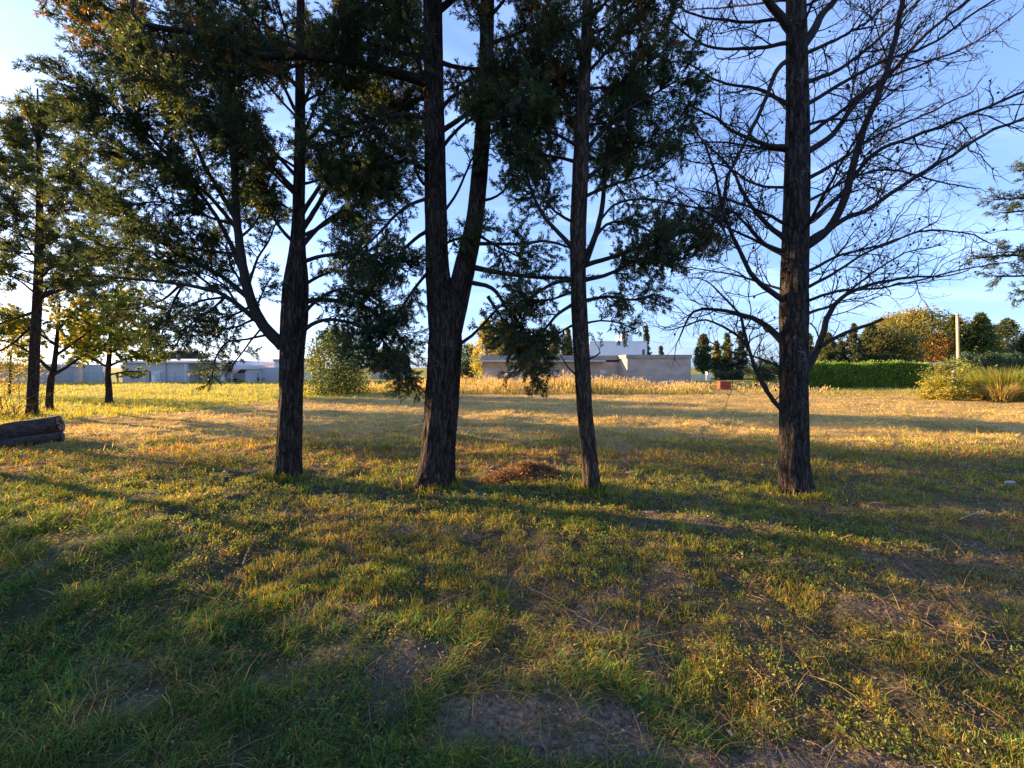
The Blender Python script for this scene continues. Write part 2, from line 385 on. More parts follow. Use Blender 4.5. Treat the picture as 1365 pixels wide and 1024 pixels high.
# ---------------------------------------------------------------- foliage and branch growth
class Leaves:
    def __init__(s): s.p = []; s.d = []; s.l = []; s.w = []; s.c = []
    def add(s, p, d, l, w, c): s.p.append(p); s.d.append(d); s.l.append(l); s.w.append(w); s.c.append(c)
    def build(s, name, parent, m=None):
        b = Buf(); leafquads(b, np.concatenate(s.p), np.concatenate(s.d), np.concatenate(s.l), np.concatenate(s.w), np.concatenate(s.c))
        return b.build(name, m or M_leaf, parent, smooth=False)
GREENS = [np.array(c) for c in [(.034, .062, .032), (.046, .080, .033), (.066, .088, .028), (.040, .068, .042)]]
BROWN = [np.array(c) for c in [(.17, .105, .03), (.13, .085, .03), (.10, .065, .03)]]
def spray(lv, pts, n, ln, wd, cols, ang=.62):
    """n small leaves round a twig"""
    t = rng.random(n) ** .8 * (len(pts) - 1); i = np.minimum(t.astype(int), len(pts) - 2); f = (t - i)[:, None]
    p = pts[i] * (1 - f) + pts[i + 1] * f; tg = nrm(pts[i + 1] - pts[i])
    r = rng.normal(0, 1, (n, 3)); r -= tg * (r * tg).sum(1, keepdims=True); r = nrm(r)
    d = tg * (1 - ang * .5) + r * ang + rng.normal(0, .12, (n, 3)) - UP * .12
    c = cols[random.randrange(len(cols))] * random.uniform(.65, 1.5)
    c = np.clip(c * (1 + rng.normal(0, .16, n))[:, None], .006, .9)
    lv.add(p, d, ln * rng.uniform(.6, 1.25, n), wd * rng.uniform(.7, 1.3, n), c)
def limb(wood, lv, pts, r0, r1, f0=.25, dens=1., bl=(.35, .95), cols=GREENS, ln=.056, wd=.0105, gap=.052, tgap=.039, tw=(.10, .27), lift=.12, wob=.02, npl=1.6, wcol=(.032, .026, .022), ragged=False):
    Pp = smooth_path(pts, .09); n = len(Pp)
    Pp[1:] += np.cumsum(rng.normal(0, wob * .35, (n - 1, 3)), 0) * .5
    s = np.concatenate([[0], np.cumsum(np.linalg.norm(np.diff(Pp, axis=0), axis=1))]); L = s[-1]
    rad = r0 + (r1 - r0) * (s / L) ** .6
    tube(wood, Pp, rad, 8 if r0 > .025 else 6, wcol)
    if lv is None: return Pp, rad
    pos = f0 * L
    while pos < L:
        fr = pos / L
        i = min(np.searchsorted(s, pos), n - 1); i = max(i, 1)
        p = Pp[i]; t = nrm(Pp[i] - Pp[i - 1])
        d = t * .6 + perp(t) * .85 + UP * lift
        bL = random.uniform(*bl) * (1 - .45 * fr) * min(1, .5 + 1.2 * (fr - f0))
        if bL > .08:
            nb = 7; B = wander(p, d, bL, nb, .17, random.uniform(-.12, .05))
            tube(wood, B, np.linspace(min(rad[i] * .6, .010), .003, nb), 4, wcol, None, False)
            bp = .12 * bL
            while bp < bL:
                k = bp / bL * (nb - 1); j = min(int(k), nb - 2); q = B[j] + (B[j + 1] - B[j]) * (k - j); tb = nrm(B[j + 1] - B[j])
                T = wander(q, tb * .75 + perp(tb) * .75, random.uniform(*tw) * (1.1 - .5 * bp / bL), 4, .14, .04)
                tube(wood, T, [.0032, .0026, .002, .0012], 3, wcol, None, False)
                spray(lv, T, max(3, int(np.linalg.norm(T[-1] - T[0]) / .0068 * npl)), ln, wd, cols)
                bp += tgap * random.uniform(.6, 1.5) / dens ** .5
        pos += gap * random.uniform(.5, 1.5) / dens
    return Pp, rad
def trunk_mesh(b, spec, Y, seed, k=40, ridge=.07, flare=.20, col=(.044, .033, .027), lobes=5, dyf=None):
    spec = np.array(spec, float)
    pts = np.array([P(u, v, Y + (dyf(v) if dyf else 0)) for u, v, w in spec]); pr = spec[:, 2] / 2 / F * Y * Y / np.hypot(pts[0, 0], Y)
    path = smooth_path(pts, .035)
    sp = np.concatenate([[0], np.cumsum(np.linalg.norm(np.diff(path, axis=0), axis=1))])
    zk = pts[:, 2]; rad = np.interp(path[:, 2], zk, pr)
    def disp(i, a):
        z = path[i.astype(int), 2]
        rr = 1 + ridge * (fbm(np.cos(a) * 4.2 + seed, np.sin(a) * 4.2 + z * .9 + seed, 3, seed) - .5) * 2
        aw = np.cos(a) * 5 + 1.5 * np.sin(2 * a); rg = np.abs(fbm(aw * 1.6 + seed, np.sin(a) * 8 + z * .8, 2, seed + 3) - .5)
        rr = rr - ridge * 1.6 * np.exp(-(rg / .05) ** 2) + ridge * .8 * (vn(aw * 3, np.sin(a) * 9 + z * 7, seed + 5) - .5)
        rr = rr + flare * np.exp(-np.maximum(z, -.1) / .15) * (.25 + .75 * np.sin(a * lobes * .5 + seed + .5 * np.sin(2 * a)) ** 4)
        return rr
    tube(b, path, rad, k, col, disp)
    return path, rad
def auto_limbs(path, rad, z0, z1, n, L0, L1, rise=(.15, .6), az=None, dzf=None):
    """natural limbs round a trunk: list of point lists"""
    out = []
    for k in range(n):
        z = z0 + (z1 - z0) * (k + random.random()) / n
        i = int(np.argmin(np.abs(path[:, 2] - z)))
        a = (k * 2.4 + random.uniform(-.5, .5)) if az is None else random.uniform(*az)
        L = (L0 + (L1 - L0) * (k / n)) * random.uniform(.7, 1.15)
        e = random.uniform(*rise); d = np.array([math.cos(a), math.sin(a), e])
        p = path[i]; pts = [p]
        for j in range(1, 5):
            d = nrm(d + np.array([random.uniform(-.2, .2), random.uniform(-.2, .2), random.uniform(-.18, .2) + (dzf or 0)]))
            pts.append(pts[-1] + d * L / 4)
        out.append((pts, rad[i] * .32))
    return out
def limb_px(spec, Y):   # [(u, v, dy), ...] with dy = how far behind the trunk
    return [P(u, v, Y + dy) for u, v, dy in spec]

def conifer(name, label, cat, base, trunks, Y, limbs, autos, seed, group, leafkw={}, k=56, ridge=.07, flare=.20, dyf=None, bark=None, tcol=(.044, .033, .027)):
    root = thing(name, label, cat, base, group)
    tb = Buf(); paths = []
    for i, sp in enumerate(trunks): paths.append(trunk_mesh(tb, sp, Y, seed + i * 7, k if i == 0 else 26, ridge, flare if i == 0 else 0, tcol))
    tb.build('trunk', bark or M_bark, root)
    lv = Leaves()
    for L in limbs:
        spec, w0, w1 = L[0], L[1], L[2]; kw = dict(leafkw); kw.update(L[3] if len(L) > 3 else {})
        wb = Buf(); limb(wb, lv, limb_px(spec, Y), w0 / 2 / F * Y, w1 / 2 / F * Y, **kw); wb.build('limb', M_twig, root)
    for A in autos:
        pi = A.get('path', 0)
        for pts, r in auto_limbs(*paths[pi], *A['a'], **A.get('kw', {})):
            wb = Buf(); kw = dict(leafkw); kw.update(A.get('leaf', {})); limb(wb, lv, pts, max(r, .012), .006, **kw); wb.build('limb', M_twig, root)
    lv.build('crown', root)
    return root
MAIN = 'row of big trees across the clearing'
def D(*p):      # u, v pairs with depth running linearly from 0 to the last number
    *c, dy = p; m = len(c) // 2
    return [(c[2 * i], c[2 * i + 1], dy * i / max(1, m - 1)) for i in range(m)]
BR = dict(cols=BROWN + GREENS[:1])
MIXB = dict(cols=GREENS + BROWN[:2])

# --- first big tree
Y1 = 5.96
conifer('cypress_tree', 'dark evergreen with a straight trunk and a big limb forking off left', 'tree', P(383, 635, Y1) * np.array([1, 1, 0]),
    [[(382, 648, 40), (383, 630, 38), (385, 600, 35), (388, 520, 33), (390, 460, 35), (393, 420, 38), (394, 385, 36), (395, 366, 32), (396, 345, 26), (397, 320, 21), (398, 280, 17), (400, 180, 15), (400, 60, 12), (402, -80, 9), (404, -300, 4)]], Y1, [
    (D(378, 462, 352, 434, 333, 395, 321, 330, 313, 250, 305, 150, 298, 40, -.7), 17, 4, dict(f0=.42, dens=.9)),
    (D(354, 437, 318, 408, 285, 388, 240, 380, 190, 374, 120, 368, -.8), 9, 2, dict(f0=.5, dens=.55, bl=(.25, .6))),
    (D(337, 402, 300, 372, 262, 350, 212, 322, 160, 285, 85, 240, .5), 8, 2, dict(f0=.3, dens=1.3)),
    (D(329, 375, 295, 300, 250, 235, 200, 180, 150, 130, 78, 108, -.3), 8, 2, dict(f0=.28, dens=1.3)),
    (D(320, 310, 270, 250, 215, 215, 150, 195, 95, 160, .3), 7, 2, dict(f0=.25, dens=1.3)),
    (D(318, 300, 272, 220, 232, 140, 190, 70, 160, 20, .5), 8, 2, {}),
    (D(308, 190, 260, 150, 200, 110, 140, 75, -.6), 6, 2, MIXB),
    (D(398, 402, 440, 402, 490, 412, 525, 438, 545, 470, .3), 9, 2, dict(f0=.25, lift=-.05)),
    (D(396, 445, 430, 428, 470, 432, 512, 455, 535, 492, -.35), 7, 2, dict(f0=.25, lift=-.1)),
    (D(490, 412, 528, 445, 545, 485, 549, 520, .1), 4, 1.5, dict(f0=.35, bl=(.12, .3), lift=-.15)),
    (D(505, 430, 527, 470, 533, 500, 534, 522, .1), 3, 1.5, dict(f0=.4, bl=(.1, .28), lift=-.15)),
    (D(400, 330, 440, 292, 490, 265, 535, 245, .6), 8, 2, {}), (D(400, 310, 440, 250, 480, 190, 525, 120, .3), 8, 2, {}),
    (D(400, 350, 440, 340, 490, 340, 540, 360, -.4), 7, 2, {}), (D(400, 290, 445, 225, 500, 215, 550, 200, -.7), 7, 2, {}),
    (D(399, 330, 370, 300, 345, 250, 330, 190, .5), 6, 2, {}),
    (D(398, 260, 350, 205, 300, 130, 250, 60, .4), 7, 2, {}), (D(400, 200, 450, 140, 500, 60, -.6), 6, 2, {}),
    (D(400, 160, 370, 95, 340, 20, .3), 6, 2, {}), (D(400, 240, 360, 200, 325, 185, 270, 170, -.7), 6, 2, {}),
    (D(400, 150, 430, 80, 470, 10, .5), 6, 2, MIXB), (D(400, 120, 350, 70, 270, 40, .6), 6, 2, MIXB),
    (D(362, 445, 330, 452, 302, 456, 286, 478, 281, 506, -.2), 4, 1.5, dict(f0=.35, bl=(.12, .34), lift=-.1)),
    (D(300, 396, 262, 405, 232, 425, 205, 450, .2), 4, 1.5, dict(f0=.3, bl=(.15, .5))),
    (D(340, 425, 315, 435, 285, 440, 262, 448, .3), 4, 1.5, dict(f0=.3, bl=(.15, .45))),
    (D(316, 300, 280, 290, 245, 275, 205, 268, 165, 275, -.5), 5, 1.5, dict(f0=.2, dens=1.1)),
    (D(322, 340, 285, 335, 250, 330, 210, 345, 175, 350, .6), 5, 1.5, dict(f0=.2, dens=.9)),
    (D(290, 388, 255, 362, 225, 352, 180, 335, 140, 330, -.4), 4, 1.5, dict(f0=.2, dens=.9)),
    (D(240, 380, 215, 400, 185, 410, 150, 415, .3), 4, 1.5, dict(f0=.2, dens=.55, bl=(.25, .6))),
    (D(330, 385, 345, 345, 362, 320, 375, 290, -.4), 5, 1.5, dict(f0=.25, dens=.6, bl=(.2, .5))),
    (D(398, 385, 425, 370, 455, 362, 490, 375, .5), 6, 2, dict(f0=.2, dens=.8)), (D(398, 425, 425, 400, 460, 385, 500, 395, -.6), 6, 2, dict(f0=.25, dens=.7)),
    (D(300, 396, 280, 415, 255, 432, 235, 462, -.5), 4, 1.5, dict(f0=.15, dens=1.1, bl=(.2, .5), lift=-.1)),
    (D(335, 408, 310, 420, 285, 424, 258, 418, .5), 4, 1.5, dict(f0=.15, dens=1.0, bl=(.2, .5), lift=-.05)),
    (D(245, 380, 232, 402, 222, 430, 216, 455, -.3), 4, 1.5, dict(f0=.15, dens=1.0, bl=(.2, .5), lift=-.1)),
    (D(318, 408, 300, 380, 275, 365, 245, 362, .5), 4, 1.5, dict(f0=.15, dens=1.0, bl=(.25, .55))),
    (D(331, 390, 312, 360, 300, 330, 275, 310, .7), 4, 1.5, dict(f0=.2, dens=1.0, bl=(.25, .55))),
    (D(318, 320, 345, 290, 355, 255, 370, 220, .5), 4, 1.5, dict(f0=.2, dens=1.0, bl=(.25, .55))),
    (D(350, 436, 340, 415, 350, 390, 360, 370, -.4), 3, 1.5, dict(f0=.3, dens=.7, bl=(.15, .4))),
    (D(350, 436, 335, 455, 322, 475, 310, 490, .2), 3, 1.5, dict(f0=.4, bl=(.1, .3), lift=-.1)),
    ], [dict(a=(3.5, 7.6, 18, 2.5, 1.6), kw=dict(dzf=.02)), dict(a=(7.4, 9.8, 9, 1.5, .5))], 3, MAIN, k=64)

# --- second big tree, forked
Y2 = 5.76
conifer('cypress_tree', 'massive evergreen trunk splitting into two upright stems, widest of the row', 'tree', P(580, 640, Y2) * np.array([1, 1, 0]),
    [[(579, 655, 50), (580, 640, 48), (584, 600, 45), (590, 520, 44), (593, 460, 45), (592, 430, 43), (585, 385, 34), (582, 340, 30), (581, 280, 29), (580, 200, 28), (578, 100, 26), (577, 0, 25), (576, -200, 16), (575, -420, 6)],
     [(590, 480, 30), (600, 440, 34), (611, 395, 31), (622, 345, 28), (633, 292, 24), (640, 220, 22), (645, 150, 21), (649, 50, 19), (652, -100, 15), (656, -350, 6)]], Y2, [
    (D(575, 112, 520, 95, 440, 78, 350, 74, 300, 50, 200, 33, 90, -12, -1.5), 16, 4, dict(f0=.25, cols=GREENS + BROWN[:2])),
    (D(430, 76, 350, 100, 280, 105, 200, 75, 95, 20, -.2), 6, 2, dict(f0=.25, cols=GREENS + BROWN[:2])),
    (D(625, 355, 655, 362, 700, 370, 762, 371, -.25), 9, 4, dict(f0=.35, dens=.6, bl=(.2, .5))),
    (D(634, 325, 690, 326, 730, 322, 766, 332, .25), 6, 3, dict(f0=.5, dens=.4, bl=(.2, .4))),
    (D(618, 375, 655, 385, 676, 412, 700, 442, 722, 474, -.3), 8, 2, dict(f0=.4, lift=-.1, cols=GREENS[:2] + BROWN[:1])),
    (D(606, 464, 635, 442, 660, 414, 690, 392, -.5), 6, 2, dict(f0=.5, dens=.5, bl=(.15, .4))),
    (D(650, 395, 668, 425, 672, 450, 690, 470, .3), 5, 1.5, dict(f0=.3, bl=(.2, .45), lift=-.1)),
    (D(646, 100, 690, 94, 724, 96, 772, 114, -.3), 12, 5, dict(f0=.3)), (D(648, 60, 700, 40, 760, 10, .4), 7, 2, MIXB),
    (D(642, 180, 690, 160, 735, 130, .5), 6, 2, MIXB), (D(648, 30, 680, -10, 720, -60, -.2), 6, 2, BR),
    (D(578, 232, 540, 215, 505, 235, 470, 260, -.3), 8, 2, {}), (D(580, 300, 545, 325, 512, 365, 478, 405, .2), 7, 2, {}),
    (D(581, 350, 545, 395, 522, 430, 505, 460, -.2), 6, 2, dict(lift=-.05)), (D(580, 260, 535, 280, 495, 320, 460, 350, -.7), 6, 2, {}),
    (D(578, 160, 530, 150, 480, 170, 430, 190, -.8), 8, 2, {}), (D(578, 130, 540, 140, 500, 190, 480, 240, .5), 7, 2, {}),
    (D(577, 60, 530, 20, 480, -20, .3), 8, 2, {}), (D(577, 20, 620, -20, 660, -70, -.3), 7, 2, {}),
    (D(582, 205, 620, 165, 668, 152, 708, 172, -.7), 6, 2, dict(f0=.3)), (D(582, 150, 615, 120, 650, 130, 690, 140, -.9), 6, 2, {}),
    (D(583, 295, 610, 255, 632, 205, 660, 180, -.4), 5, 2, dict(f0=.5, dens=.6)),
    (D(636, 270, 670, 255, 695, 215, .3), 5, 2, dict(f0=.5, dens=.6)), (D(632, 310, 670, 330, 705, 345, -.6), 5, 2, dict(f0=.3)),
    (D(584, 330, 605, 320, 625, 315, 640, 305, -.6), 5, 2, dict(f0=.2, bl=(.2, .4))),
    (D(580, 250, 560, 240, 545, 190, 540, 130, .6), 6, 2, MIXB),
    ], [dict(a=(4.6, 8.0, 10, 2.2, 1.5)), dict(a=(5.0, 8.5, 9, 1.9, 1.2), path=1, leaf=MIXB), dict(a=(8, 11, 8, 1.5, .5))], 23, MAIN, k=72)

# --- third, slender leaning tree
Y3 = 5.3
conifer('cypress_tree', 'slender slightly leaning evergreen with orange sunlit bark low on its left side', 'tree', P(790, 653, Y3) * np.array([1, 1, 0]),
    [[(791, 664, 26), (789, 645, 23), (785, 600, 21), (779, 540, 21), (774, 450, 22), (771, 380, 21), (771, 300, 22), (774, 220, 21), (778, 120, 17), (783, 20, 14), (788, -120, 10), (795, -350, 4)]], Y3, [
    (D(780, 350, 794, 312, 803, 270, 807, 220, 818, 160, 845, 100, .3), 10, 3, dict(f0=.35)),
    (D(786, 332, 802, 290, 828, 268, 872, 266, 918, 275, 955, 288, -.3), 5, 1.5, dict(f0=.75, dens=.4, bl=(.15, .35))),
    (D(776, 355, 820, 342, 868, 325, 915, 308, 952, 296, .35), 8, 2, dict(f0=.25, dens=1.3, cols=GREENS[:2] + BROWN[2:])),
    (D(776, 374, 815, 364, 852, 345, 895, 348, 925, 340, -.3), 7, 2, dict(f0=.2, dens=1.2, cols=GREENS[:2] + BROWN[2:])),
    (D(776, 402, 812, 395, 848, 400, 872, 392, .3), 6, 2, dict(f0=.15, bl=(.3, .6))), (D(777, 432, 802, 428, 828, 432, 848, 440, -.2), 4, 1.5, dict(f0=.2, bl=(.15, .4), cols=BROWN + GREENS[:1])),
    (D(776, 345, 810, 300, 850, 300, 890, 322, -.5), 6, 2, dict(f0=.3)),
    (D(770, 338, 745, 312, 722, 285, 702, 240, 690, 180, -.2), 8, 2, dict(f0=.3)), (D(771, 300, 745, 285, 722, 262, 705, 230, .4), 5, 2, {}),
    (D(769, 372, 732, 380, 702, 402, 684, 440, 690, 466, .25), 7, 2, dict(f0=.3, lift=-.1, cols=GREENS[:2] + BROWN[:1])),
    (D(769, 402, 742, 420, 718, 455, 706, 482, -.25), 6, 2, dict(f0=.3, lift=-.1, cols=GREENS[:2] + BROWN[:1])),
    (D(770, 430, 752, 440, 735, 455, 725, 475, .3), 5, 2, dict(f0=.2, bl=(.2, .45), lift=-.1)), (D(770, 385, 745, 395, 720, 400, 690, 395, -.5), 5, 2, dict(f0=.3, bl=(.2, .5))),
    (D(777, 205, 820, 160, 868, 130, 908, 108, -.3), 8, 2, dict(f0=.25, dens=1.2)), (D(776, 242, 828, 205, 878, 182, 916, 155, .3), 7, 2, dict(f0=.3, dens=1.1)),
    (D(775, 264, 820, 245, 862, 235, 893, 215, -.2), 6, 2, dict(f0=.3)), (D(779, 150, 830, 110, 872, 80, 895, 60, .4), 7, 2, MIXB),
    (D(781, 100, 820, 55, 850, 20, -.4), 6, 2, MIXB), (D(781, 70, 745, 25, 715, -20, .3), 6, 2, BR), (D(779, 150, 742, 122, 712, 95, .4), 6, 2, BR),
    (D(776, 200, 745, 180, 715, 170, 690, 190, -.4), 6, 2, {}), (D(783, 30, 820, -10, 850, -50, 0), 6, 2, MIXB),
    (D(768, 500, 758, 490, 745, 470, .1), 3, 1.2, dict(f0=.9, dens=.3)), (D(782, 480, 792, 476, 800, 470, -.1), 3, 2, dict(f0=.95, dens=.2)),
    ], [dict(a=(4.0, 6.2, 6, 1.3, 1.3), kw=dict(az=(.6, 2.6))), dict(a=(5.8, 9.2, 12, 1.5, .5))], 41, MAIN, k=44, tcol=(.066, .047, .034))

# --- fourth: bare deciduous tree
Y4 = 5.24
TW = (.034, .027, .024)
def bare_twigs(wb, p, d, L, r, lev, cone):
    n = max(5, int(L / .08)); B = wander(p, d, L, n, .25, random.uniform(-.07, .12)); tube(wb, B, np.linspace(r, max(.0017, r * .35), n), 5 if r > .007 else 4, TW, None, False)
    if lev == 0:
        if random.random() < .10:
            i = random.randrange(1, n); c = B[i]; rr = random.uniform(.010, .017)
            cone.append((c, rr))
        return
    s = .12
    while s < 1:
        i = min(int(s * (n - 1)), n - 2); t = nrm(B[i + 1] - B[i])
        bare_twigs(wb, B[i], t * .72 + perp(t) * .7 + UP * .12, L * random.uniform(.28, .62) * (1.15 - .6 * s), r * .55, lev - 1, cone)
        s += random.uniform(.09, .24) * (.8 / max(L, .35))
root = thing('bare_tree', 'tall leafless tree with lichen-flecked trunk and a web of fine bare branches', 'tree', P(1060, 655, Y4) * np.array([1, 1, 0]), MAIN)
tb = Buf()
path4 = trunk_mesh(tb, [(1061, 668, 49), (1060, 645, 45), (1058, 600, 42), (1058, 520, 40), (1058, 420, 40), (1060, 330, 38), (1062, 250, 36), (1063, 150, 32), (1062, 60, 29), (1061, 0, 27), (1060, -150, 19), (1060, -400, 7)], Y4, 57, 64, .06, .34, (.045, .036, .030))
tb.build('trunk', M_bark4, root)
cones = []
bare = [
    (D(1072, 330, 1104, 306, 1127, 263, 1141, 211, 1160, 155, 1184, 98, 1207, 0, 1225, -90, -.6), 12, 4), (D(1072, 326, 1123, 295, 1160, 279, 1216, 239, 1268, 206, 1310, 178, 1365, 157, 1420, 142, .4), 8, 3),
    (D(1072, 300, 1113, 265, 1160, 208, 1216, 183, 1263, 164, 1310, 145, 1375, 118, -.4), 7, 3), (D(1074, 203, 1113, 178, 1146, 136, 1184, 108, 1235, 52, 1301, 0, 1340, -40, .5), 9, 3),
    (D(1074, 182, 1120, 150, 1170, 112, 1230, 85, 1290, 60, 1350, 20, 0.9), 6, 2), (D(1074, 140, 1123, 112, 1179, 80, 1235, 61, 1282, 28, 1340, -10, -.5), 6, 2),
    (D(1073, 72, 1123, 50, 1160, 28, 1195, -10, .3), 6, 2), (D(1070, 60, 1085, 40, 1096, 18, 1113, 0, 1135, -50, .2), 14, 6),
    (D(1074, 363, 1123, 341, 1179, 324, 1235, 307, 1291, 312, 1320, 325, .3), 5, 1.6), (D(1074, 402, 1123, 386, 1179, 380, 1235, 370, 1282, 359, 1335, 350, -.4), 5, 1.6),
    (D(1072, 496, 1092, 465, 1106, 432, 1118, 410, 1135, 395, 1170, 382, 1215, 374, 1262, 374, .4), 11, 2.5), (D(1094, 462, 1112, 452, 1140, 440, 1160, 432, 1177, 424, -.2), 6, 4, 0),
    (D(1074, 420, 1110, 405, 1150, 372, 1200, 340, 1240, 332, .7), 5, 1.6), (D(1074, 270, 1130, 240, 1190, 225, 1250, 240, 1300, 250, .6), 5, 1.6),
    (D(1052, 197, 1015, 190, 977, 173, 954, 155, 921, 141, -.2), 8, 2), (D(1052, 78, 1035, 95, 1015, 145, 987, 206, 968, 244, 960, 300, -.4), 7, 3),
    (D(1050, 322, 1015, 291, 991, 253, 977, 225, 944, 197, .4), 8, 2.5), (D(1050, 338, 1010, 319, 973, 283, 921, 277, 860, 265, .1), 5, 1.5),
    (D(1050, 404, 1005, 370, 977, 324, 960, 281, 949, 235, 935, 190, -.5), 9, 2.5), (D(1050, 388, 1001, 372, 954, 361, 916, 356, .5), 4, 1.5),
    (D(1050, 462, 1015, 432, 991, 422, 954, 413, 926, 417, 910, 450, .2), 12, 2), (D(1050, 556, 1022, 520, 1005, 490, 996, 462, 970, 440, 938, 426, 912, 435, -.3), 8, 2),
    (D(998, 468, 990, 440, 985, 420, 968, 400, 950, 380, .1), 6, 2), (D(1050, 494, 1015, 478, 985, 470, 960, 462, 938, 452, .5), 4, 1.5),
    (D(1052, 57, 1001, 63, 944, 61, 888, 28, .2), 6, 2), (D(1055, 40, 1035, 15, 1010, -12, 985, -40, -.2), 13, 6), (D(1052, 25, 985, 30, 920, 20, 870, -10, .6), 5, 2),
    (D(1051, 250, 1010, 245, 970, 220, 930, 215, .8), 5, 1.6), (D(1051, 140, 1010, 120, 960, 110, 915, 85, .5), 6, 2),
    (D(1051, 300, 1000, 275, 960, 262, 925, 250, -.7), 5, 1.6),
    (D(1073, 240, 1120, 215, 1180, 175, 1240, 150, 1300, 120, 1.0), 6, 2), (D(1073, 110, 1130, 85, 1190, 30, 1240, -20, .8), 7, 2)]
extra = []
for pts, r in auto_limbs(*path4, 2.2, 7.6, 12, 2.0, 1.6, (.2, .8)): extra.append((pts, r * .55))
for it in bare + extra:
    if len(it) >= 3 and not isinstance(it[0][0], np.ndarray): pts = limb_px(it[0], Y4); r0, r1 = it[1] / 2 / F * Y4, it[2] / 2 / F * Y4
    else: pts, r0 = it; r1 = .007
    wb = Buf(); Pp, rad = limb(wb, None, pts, r0, r1, wob=.03, wcol=TW)
    if not (len(it) == 4 and it[3] == 0):
        n = len(Pp); i = int(n * .16)
        while i < n - 1:
            t = nrm(Pp[i + 1] - Pp[i]); fr = i / n
            bare_twigs(wb, Pp[i], t * .8 + perp(t) * .75 + UP * .12, random.uniform(.35, 1.15) * (1.1 - .4 * fr), min(rad[i] * .5, .009), 2 if random.random() < .5 else 1, cones)
            i += random.choice([1, 1, 2, 2, 3])
        bare_twigs(wb, Pp[-1], Pp[-1] - Pp[-2], .5, rad[-1] * .8, 1, cones)
    wb.build('limb', M_twig, root)
cb = Buf()
for c, r in cones: tube(cb, [c - UP * r, c, c + UP * r], [r * .4, r, r * .5], 5, (.07, .045, .03))
cb.build('cones', M_twig, root)['kind'] = 'stuff'

# ---------------------------------------------------------------- pines and small trees further off
PINE = dict(ln=.17, wd=.024, gap=.12, tgap=.11, tw=(.16, .34), bl=(.4, 1.1), npl=.9, lift=.2)
YP = 13.3
PG = [np.array(c) for c in [(.05, .08, .032), (.075, .105, .032), (.12, .13, .035)]]
conifer('pine_tree', 'tall fluffy pine with a slim clean trunk rising behind the fallen log', 'tree', P(43, 553, YP) * np.array([1, 1, 0]),
    [[(41, 562, 20), (43, 540, 17), (47, 450, 16), (51, 370, 14), (53, 250, 10), (51, 180, 6), (50, 118, 2.5)]], YP,
    [(D(52, 200, 40, 160, 22, 130, .2), 4, 1.5, {}), (D(52, 190, 66, 160, 80, 138, -.2), 4, 1.5, {}), (D(49, 415, 20, 425, -20, 440, .3), 5, 2, {}), (D(49, 400, 90, 385, 130, 380, -.6), 5, 2, {}),
     (D(48, 430, 10, 462, -30, 480, -.5), 4, 1.5, dict(f0=.8, dens=.3))],
    [dict(a=(3.6, 9.9, 46, 3.1, .7), kw=dict(dzf=.05), leaf=dict(f0=.2))], 71, None, dict(PINE, cols=PG), k=22)
YR = 8.6
conifer('pine_tree', 'dark pine at the edge whose needle-covered branch tips reach in beside the bare tree', 'tree', P(1560, 590, YR) * np.array([1, 1, 0]),
    [[(1560, 595, 34), (1558, 500, 28), (1556, 300, 22), (1555, 100, 14), (1555, -120, 4)]], YR,
    [(D(1556, 330, 1470, 345, 1400, 345, 1350, 340, 1296, 345, .1), 9, 2, dict(f0=.45, bl=(.2, .5), dens=1.2)), (D(1556, 380, 1460, 372, 1390, 366, 1330, 368, -.3), 7, 2, dict(f0=.5, bl=(.2, .45))),
     (D(1556, 230, 1470, 240, 1400, 262, 1322, 268, .3), 8, 2, dict(f0=.45, bl=(.2, .5))), (D(1556, 200, 1470, 215, 1400, 225, 1355, 228, -.2), 7, 2, dict(f0=.5, bl=(.2, .45))),
     (D(1556, 300, 1470, 285, 1400, 280, 1340, 283, 0), 7, 2, dict(f0=.5, bl=(.2, .45))), (D(1556, 400, 1470, 395, 1400, 385, 1352, 390, .2), 6, 2, dict(f0=.6, bl=(.15, .4)))],
    [dict(a=(3.4, 9.5, 14, 1.9, .6), kw=dict(az=(-1.5, 1.5)))], 83, None, dict(PINE, ln=.10, wd=.014, gap=.10, tgap=.07, tw=(.12, .26), npl=1.1, cols=GREENS), k=20)
YL = [np.array(c) for c in [(.28, .29, .04), (.20, .26, .04), (.36, .31, .045), (.13, .19, .04)]]
SM = dict(ln=.10, wd=.030, gap=.13, tgap=.085, tw=(.15, .34), bl=(.35, .9), npl=1.3, lift=.05, cols=YL)
conifer('young_tree', 'small yellow-green tree with a short forked trunk just behind the tall pine', 'tree', P(67, 547, 15) * np.array([1, 1, 0]),
    [[(66, 552, 13), (66, 530, 11), (68, 505, 11), (72, 490, 9), (76, 450, 6), (80, 400, 2.5)]], 15,
    [(D(70, 500, 88, 490, 115, 472, 150, 456, 195, 450, .3), 5, 1.6, dict(f0=.25)), (D(70, 495, 40, 470, 10, 455, -20, 450, .3), 5, 1.6, {}), (D(73, 475, 110, 450, 150, 425, 185, 420, -.4), 4, 1.5, {}),
     (D(75, 460, 45, 440, 20, 425, .6), 4, 1.5, {}), (D(77, 440, 105, 412, 140, 395, .5), 4, 1.5, {})],
    [dict(a=(2.0, 4.0, 12, 1.7, 1.0))], 91, None, SM, k=16)
